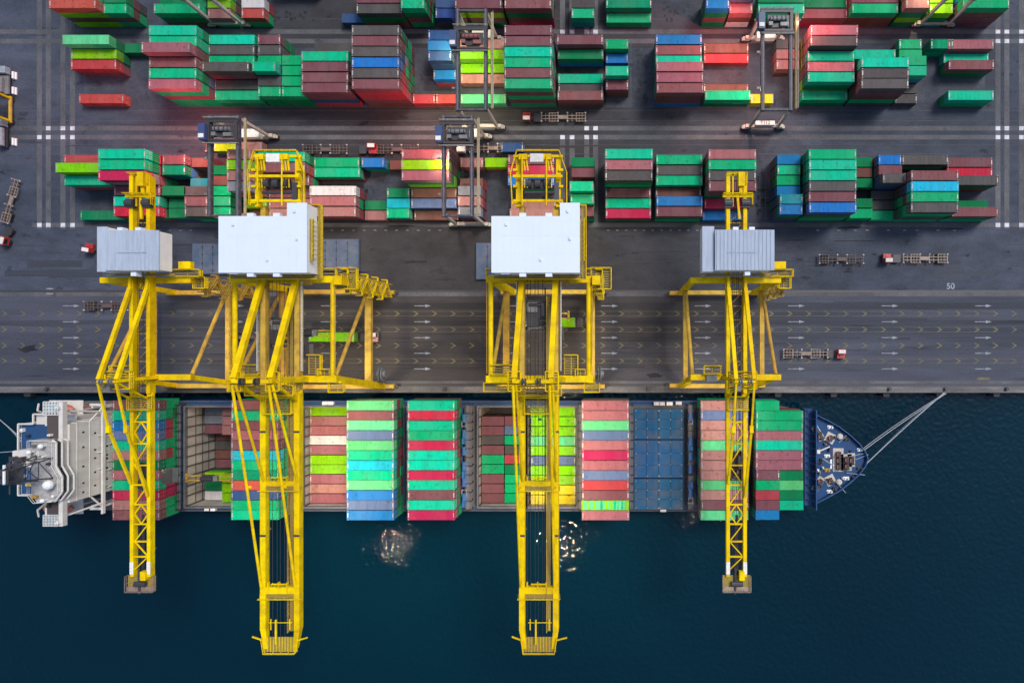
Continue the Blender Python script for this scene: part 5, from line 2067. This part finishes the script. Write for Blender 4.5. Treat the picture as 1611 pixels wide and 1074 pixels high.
def rtg_trolley(root, y, red):
    mb = MB()
    mb.box(-4.2, 4.0, y - 2.6, y - 2.1, 17.15, 17.7)
    mb.box(-4.2, 4.0, y + 2.1, y + 2.6, 17.15, 17.7)
    for x in (-3.5, 3.5):
        mb.box(x - .35, x + .35, y - 2.1, y + 2.1, 17.2, 17.7)
    mb.box(-2.4, 3.0, y - 1.6, y + 1.5, 17.2, 17.4)
    t = mb.build('trolley', STEEL, root)
    mb = MB()
    mb.tube((-1.9, y + .3, 18.0), (2.2, y + .3, 18.0), .55, 12, 0)
    mb.box(-2.3, -1.3, y - 1.4, y - .5, 17.4, 18.3, 0)
    mb.box(.6, 2.6, y - 1.5, y - .6, 17.4, 18.2, 0)
    for k in (-1.4, -.4, .8, 1.8):
        mb.tube((k, y + .3, 18.0), (k + .18, y + .3, 18.0), .72, 12, 1)
    mb.build('hoist', [COPPER if red else GREY, STEEL], t)
    mb = MB()
    mb.box(-5.0, -3.4, y - 2.6, y + 1.4, 17.3, 19.2, 0)
    mb.box(-4.9, -3.6, y - 2.2, y - 1.2, 19.2, 19.35, 1)
    mb.build('electric_house', [RTGB, BOARD], t)
    for e_ in (-1, 1):
        mb = MB()
        mb.rail([(-4.4, y + e_ * 3.2, 17.4), (4.2, y + e_ * 3.2, 17.4)], 1.1, 1.6, .05)
        lo_, hi_ = sorted((y + e_ * 2.6, y + e_ * 3.2))
        mb.box(-4.4, 4.2, lo_, hi_, 17.3, 17.4, 1)
        mb.build('trolley_walkway', [RTGL, STEEL], t)
    mb = MB()
    for sx in (-1, 1):
        for sy in (-1, 1):
            mb.tube((sx * 1.5, y + sy * 1.2, 17.3), (sx * 1.2, y + sy * .7, 15.6), .05, 4)
    mb.box(-1.6, 1.6, y - 1.0, y + 1.0, 14.7, 15.5)
    mb.build('head_block', YELD, t)


rt0 = rtg()
RT = [(407, 286, 8.6, 0, 'dark gantry crane just left of the second yellow crane, dark trolley at its far end'),
      (742, 286, 8.0, 0, 'dark gantry crane left of the third yellow crane, spanning the quayside block'),
      (762, 134, 5.0, 1, 'gantry crane with red hoist over the lime green containers in the middle block'),
      (1199, 134, 9.4, 0, 'gantry crane with a white lettered board over the salmon boxes in the middle block'),
      (365, -26, 9.0, 0, 'pale legged gantry crane cut by the top edge at the left'),
      (1465, -26, 9.0, 0, 'pale legged gantry crane cut by the top edge at the right')]
roots = []
for i, q in enumerate(RT):
    o = rt0 if i == 0 else copy_tree(rt0)
    roots.append(o)
for o, (px_, py_, ty, red, lab) in zip(roots, RT):
    o.location = (*U(px_, py_), 0)
    o['label'] = lab
    rtg_trolley(o, ty, red)
# lettered board on the sill of the gantry at the right
mb = MB()
mb.box(-2.7, 2.5, -12.3, -11.2, 3.2, 4.3)
bd = mb.build('number_board', BOARD, roots[3])
text_mesh('lettering', 'T112', 1.25, INK, (-.1, -11.75, 4.304), bd, 0.02)
# gantry work lights are lit too
for o, p, c in ((roots[0], 2500, (1, .60, .48)), (roots[1], 4500, (1, .78, .62)), (roots[2], 9000, (1, .86, .50)),
                (roots[3], 8000, (1, .58, .46)), (roots[5], 9000, (1, .85, .5))):
    lamp_row(o, [(-4.6, -7, 16.5), (-4.6, 2, 16.5)])
    spot(o, (-4.6, -7, 16.2), p * .8, R(150), c)
    spot(o, (-4.6, 2, 16.2), p * .8, R(150), c)


for o, sx, p in ((roots[0], -1, 32000), (roots[3], 1, 20000), (roots[3], -1, 20000), (roots[1], -1, 14000)):
    lamp_row(o, [(sx * 5.4, 9.5, 17.6)])
    spot(o, (sx * 5.4, 9.5, 17.3), p, R(165), (1, .22, .20), 1.0, .15, (0, R(-58) * sx, 0))


# ------------------------------------------------------------------ trailers, tractors, other machines (local: drives towards +x)
def trailer(paint, paint2):
    root = thing('container_trailer', '', 'trailer', (0, 0, 0), 'skeletal trailers in the terminal')
    mb = MB()
    for s_ in (-1, 1):
        mb.box(-6.2, 6.0, s_ * .42 - .09, s_ * .42 + .09, .95, 1.3)
    for x in (-6.1, -3.6, -1.2, 1.4, 3.8, 5.9):
        mb.box(x - .12, x + .12, -1.22, 1.22, 1.05, 1.32)
    for x0_, x1_ in ((-6.1, -3.6), (1.4, 3.8)):
        for s_ in (-1, 1):
            mb.box(x0_, x1_, s_ * 1.12 - .08, s_ * 1.12 + .08, 1.08, 1.3)
    for x in (-5.2, -4.4, -2.4, 2.2, 3.0, 4.8):
        mb.box(x - .06, x + .06, -1.1, 1.1, 1.0, 1.25)
    mb.box(-1.2, 1.4, -.4, .4, 1.3, 1.36)
    mb.build('trailer_frame', paint, root)
    for x in (-6.1, -1.2, 1.4, 5.9):
        for s_ in (-1, 1):
            mb = MB()
            mb.box(x - .2, x + .2, s_ * 1.15 - .14, s_ * 1.15 + .14, 1.32, 1.55)
            mb.build('corner_guide', paint2, root)
    for x in (-5.0, -3.8):
        for s_ in (-1, 1):
            mb = MB()
            mb.tube((x, s_ * .7, .5), (x, s_ * 1.2, .5), .5, 12)
            mb.build('wheel', RUBBER, root)
    return root


def tractor(paint):
    root = thing('terminal_tractor', '', 'tractor', (0, 0, 0), 'terminal tractors')
    mb = MB()
    mb.box(-2.6, 2.3, -.5, .5, .7, 1.1)
    mb.box(-2.5, -.6, -1.1, 1.1, 1.05, 1.2)
    mb.box(2.1, 2.5, -1.2, 1.2, .5, 1.1)
    mb.build('chassis', STEEL, root)
    mb = MB()
    mb.box(.2, 2.3, .05, 1.22, 1.1, 3.0)
    ce = mb.build('cab', paint, root)
    mb = MB()
    mb.box(2.28, 2.34, .15, 1.1, 1.9, 2.8)
    mb.box(.6, 2.0, 1.2, 1.25, 1.9, 2.8)
    mb.build('window', GLASSD, ce)
    mb = MB()
    mb.box(.35, 2.15, .15, 1.12, 3.0, 3.08)
    mb.build('cab_roof', BOARD, ce)
    mb = MB()
    mb.box(.3, 2.35, -1.2, 0.0, 1.0, 1.75)
    mb.box(.9, 1.9, -.9, -.3, 1.75, 1.95)
    mb.build('engine_hood', paint, root)
    for x in (1.4, -1.6):
        for s_ in (-1, 1):
            mb = MB()
            mb.tube((x, s_ * .75, .5), (x, s_ * 1.2, .5), .5, 12)
            mb.build('wheel', RUBBER, root)
    return root


tr0, tr1 = trailer(TRAIL, PLATE), trailer(TRAILD, PLATE)
used = {0: 0, 1: 0}


def put_trailer(kind, px_, py_, rz, lab):
    src = (tr0, tr1)[kind]
    o = src if not used[kind] else copy_tree(src)
    used[kind] += 1
    x, y, _ = W(px_, py_, 1.2)
    o.location = (x, y, 0)
    o.rotation_euler = (0, 0, rz)
    o['label'] = lab


PI = math.pi
put_trailer(0, 886, 184.5, PI, 'empty rusty trailer behind a red tractor on the lane between two yard blocks')
put_trailer(0, 1455, 406.5, PI, 'empty rusty trailer hitched behind a red tractor on the apron at right')
put_trailer(1, 1324, 407.5, 0, 'dark empty trailer parked alone on the apron, no tractor in front')
put_trailer(0, 1268, 556, 0, 'empty pinkish trailer behind a red tractor on the quay road')
put_trailer(1, 168, 481, 0, 'dark empty trailer on the quay road beside the leftmost crane')
put_trailer(0, 17, 316, R(74), 'empty rusty trailer standing askew at the left edge')
put_trailer(1, 512, 235, 0, 'dark empty trailer in the lane above the second yellow crane, left of a red tractor')
put_trailer(1, 624, 235, 0, 'dark empty trailer in the lane right of the short red tractor')
put_trailer(0, 775, 233, 0, 'red-brown empty trailer in the lane beside the pale cab, behind the gantry')
put_trailer(1, 522, 530, 0, 'trailer under the lime green container below the second yellow crane')
put_trailer(1, 893, 507, 0, 'trailer with a small yellow box below the third yellow crane')
put_trailer(1, 360, 231.5, 0, 'trailer with a lime container in the lane by the gantry near the left')
put_trailer(1, 395, 530, 0, 'dark empty trailer in the road half hidden under the second yellow crane')
ta, tb, tcx = tractor(REDP), tractor(PINKP), tractor(WHITE)
tus = {}


def put_tractor(src, px_, py_, rz, lab):
    o = src if src.name not in tus else copy_tree(src)
    tus[src.name] = 1
    x, y, _ = W(px_, py_, 2.0)
    o.location = (x, y, 0)
    o.rotation_euler = (0, 0, rz)
    o['label'] = lab


put_tractor(ta, 836, 183.5, PI, 'red tractor pulling an empty trailer between two yard blocks')
put_tractor(ta, 1404, 406, PI, 'red tractor with pale roof on the apron at right')
put_tractor(ta, 1316, 556.5, 0, 'red tractor on the quay road right of the rightmost crane')
put_tractor(ta, 146, 391, R(170), 'small red tractor parked without trailer beside the grey ribbed house')
put_tractor(ta, 6, 371, R(254), 'red tractor cut by the left edge below the askew trailer')
put_tractor(ta, 578, 234, 0, 'red tractor in the lane above a navy short container')
put_tractor(tb, 580, 530.5, 0, 'faded pink tractor on the road below the second yellow crane')
put_tractor(tb, 921, 507, 0, 'faded pink tractor half hidden under the third yellow crane')
put_tractor(tcx, 733, 233, PI, 'pale blue-white tractor in the lane under the gantry')


def truck_box(px_, py_, ft, c, lab):
    x, y, _ = W(px_, py_, 4)
    o = make_container(dict(x=x, y=y, z=1.57, ft=ft, c=c, jx=0, jy=0, down=0), lab, 'containers on trailers')
    return o


truck_box(522, 530, 40, 'L', 'lime green container on a trailer below the second yellow crane')
truck_box(887, 507, 20, 'L', 'short yellow-green container on a trailer below the third yellow crane')
truck_box(355, 231, 20, 'L', 'short lime container on a trailer by the gantry near the left')
truck_box(395, 231, 20, 'P', 'short salmon container in the lane right of the lime one')
truck_box(806, 232, 20, 'N', 'short navy container in the lane behind the third yellow crane')
for (a, b_, c, d, lab) in ((306, 372, 384, 432, 'blue ship hatch cover lying on the apron left of the second white roof'),
                           (497, 567, 377, 427, 'grey-blue ship hatch cover lying on the apron right of the second white roof'),
                           (750, 822, 383, 440, 'blue ship hatch cover mostly under the third crane white roof')):
    root = thing('ship_hatch_cover', lab, 'hatch cover', (*U((a + b_) / 2, (c + d) / 2), 0), 'hatch covers laid on the apron')
    org = root.location
    mb = MB()
    sbox(mb, a, b_, c, d, .5, 1.0)
    for i in range(4):
        xa_, xb_ = a + .8 + (b_ - a - 1.2) * i / 4, a + (b_ - a - .8) * (i + 1) / 4
        sbox(mb, xa_, xb_, c + .8, d - .8, 1.0, 1.2)
    mb.build('panel', mat('weathered_hatch_paint', (0.05, 0.085, 0.15), 0.65, dirt=0.85, dirt_col=(0.16, 0.15, 0.17), scale=0.3), root, org)
    mb = MB()
    for i in (.25, .5, .75):
        for y in (c + 6, (c + d) / 2 - 7, (c + d) / 2 + 7, d - 6):
            sbox(mb, a + (b_ - a) * i - 1.2, a + (b_ - a) * i + .8, y - 1.2, y + 1.2, 1.15, 1.34)
    mb.build('fitting', STEEL, root, org)
    mb = MB()
    for x in (a + 4, (a + b_) / 2, b_ - 4):
        for y in (c + 4, d - 4):
            sbox(mb, x - 1.6, x + 1.6, y - 1.6, y + 1.6, 0, .5)
    mb.build('support_block', BOARD, root, org)

# yellow straddling machine and pale trucks at the left edge
root = thing('straddle_carrier', 'yellow straddle machine standing at the left edge', 'straddle carrier', (*U(10, 175), 0))
mb = MB()
for s_ in (-1, 1):
    mb.box(s_ * 2.2 - .35, s_ * 2.2 + .35, -3.4, 3.4, 5.0, 5.6)
mb.box(-.9, .0, -3.2, 3.2, 5.0, 5.7)
for y in (-3.3, -1.2, 1.0, 3.2):
    mb.box(-2.4, 2.4, y - .22, y + .22, 5.1, 5.7)
mb.build('top_frame', YEL, root)
for sx in (-1, 1):
    for sy in (-1, 1):
        mb = MB()
        mb.box(sx * 2.2 - .25, sx * 2.2 + .25, sy * 3.1 - .25, sy * 3.1 + .25, 1.2, 5.0)
        mb.build('leg', YEL, root)
        mb = MB()
        mb.tube((sx * 2.2 - .25, sy * 3.1, .65), (sx * 2.2 + .25, sy * 3.1, .65), .65, 12)
        mb.build('wheel', RUBBER, root)
for s_ in (-1, 1):
    mb = MB()
    mb.box(s_ * 2.2 - .3, s_ * 2.2 + .3, -3.6, 3.6, 1.0, 1.5)
    mb.build('wheel_beam', YELD, root)
mb = MB()
mb.box(-1.9, -.9, -1.6, .4, 5.6, 6.6)
mb.build('engine_cover', STEEL, root)


PALEB = mat('pale_blue_grey_paint', (0.30, 0.34, 0.38), 0.5, dirt=0.6, scale=1.2)


def flat_truck(px_, py_, lab, tank):
    root = thing('service_truck', lab, 'truck', (*U(px_, py_), 0), 'pale trucks at the left edge')
    mb = MB()
    mb.box(-1.25, 1.25, -3.6, 1.8, .8, 1.1)
    mb.build('chassis', STEEL, root)
    mb = MB()
    mb.box(-1.2, 1.2, 1.9, 3.7, .8, 2.6, 0)
    cb = mb.build('cab', PALEB, root)
    mb = MB()
    mb.box(-1.05, 1.05, 3.66, 3.74, 1.7, 2.4)
    mb.build('window', GLASSD, cb)
    mb = MB()
    if tank:
        mb.tube((0, -3.4, 2.0), (0, 1.4, 2.0), 1.05, 14)
        for y in (-2.4, -1, .4):
            mb.tube((0, y - .08, 2.0), (0, y + .08, 2.0), 1.1, 14)
    else:
        mb.box(-1.2, 1.2, -3.5, 1.5, 1.1, 1.5)
        mb.box(-1.0, .2, -3.2, .8, 1.5, 2.4)
    mb.build('load_body', PALEB if tank else GREY, root)
    for y in (-2.4, 2.6):
        for s_ in (-1, 1):
            mb = MB()
            mb.tube((s_ * .8, y, .48), (s_ * 1.22, y, .48), .48, 12)
            mb.build('wheel', RUBBER, root)


flat_truck(0, 128, 'pale tank truck above the yellow machine at the left edge', True)
flat_truck(14, 131, 'grey flatbed truck above the yellow machine, right of the tank truck', False)
flat_truck(10, 213, 'pale tank truck below the yellow machine at the left edge', True)
for i, (px_, py_, lab) in enumerate(((24.5, 120, 'white barrier block highest on the left, right of the trucks'), (24.5, 144, 'white barrier block just above the yellow machine'),
                                     (24.5, 224, 'white barrier block lowest, beside the lower tank truck'))):
    mb = MB()
    cx, cy = U(px_, py_)
    mb.prism([(cx - .45, cy - 1.0), (cx + .45, cy - 1.0), (cx + .45, cy + 1.0), (cx - .45, cy + 1.0)], 0, .3)
    mb.box(cx - .25, cx + .25, cy - .95, cy + .95, .3, .95)
    tag(mb.build('barrier_block', WHITE, None, (cx, cy, 0)), lab, 'barrier', 'white barrier blocks at the left edge')
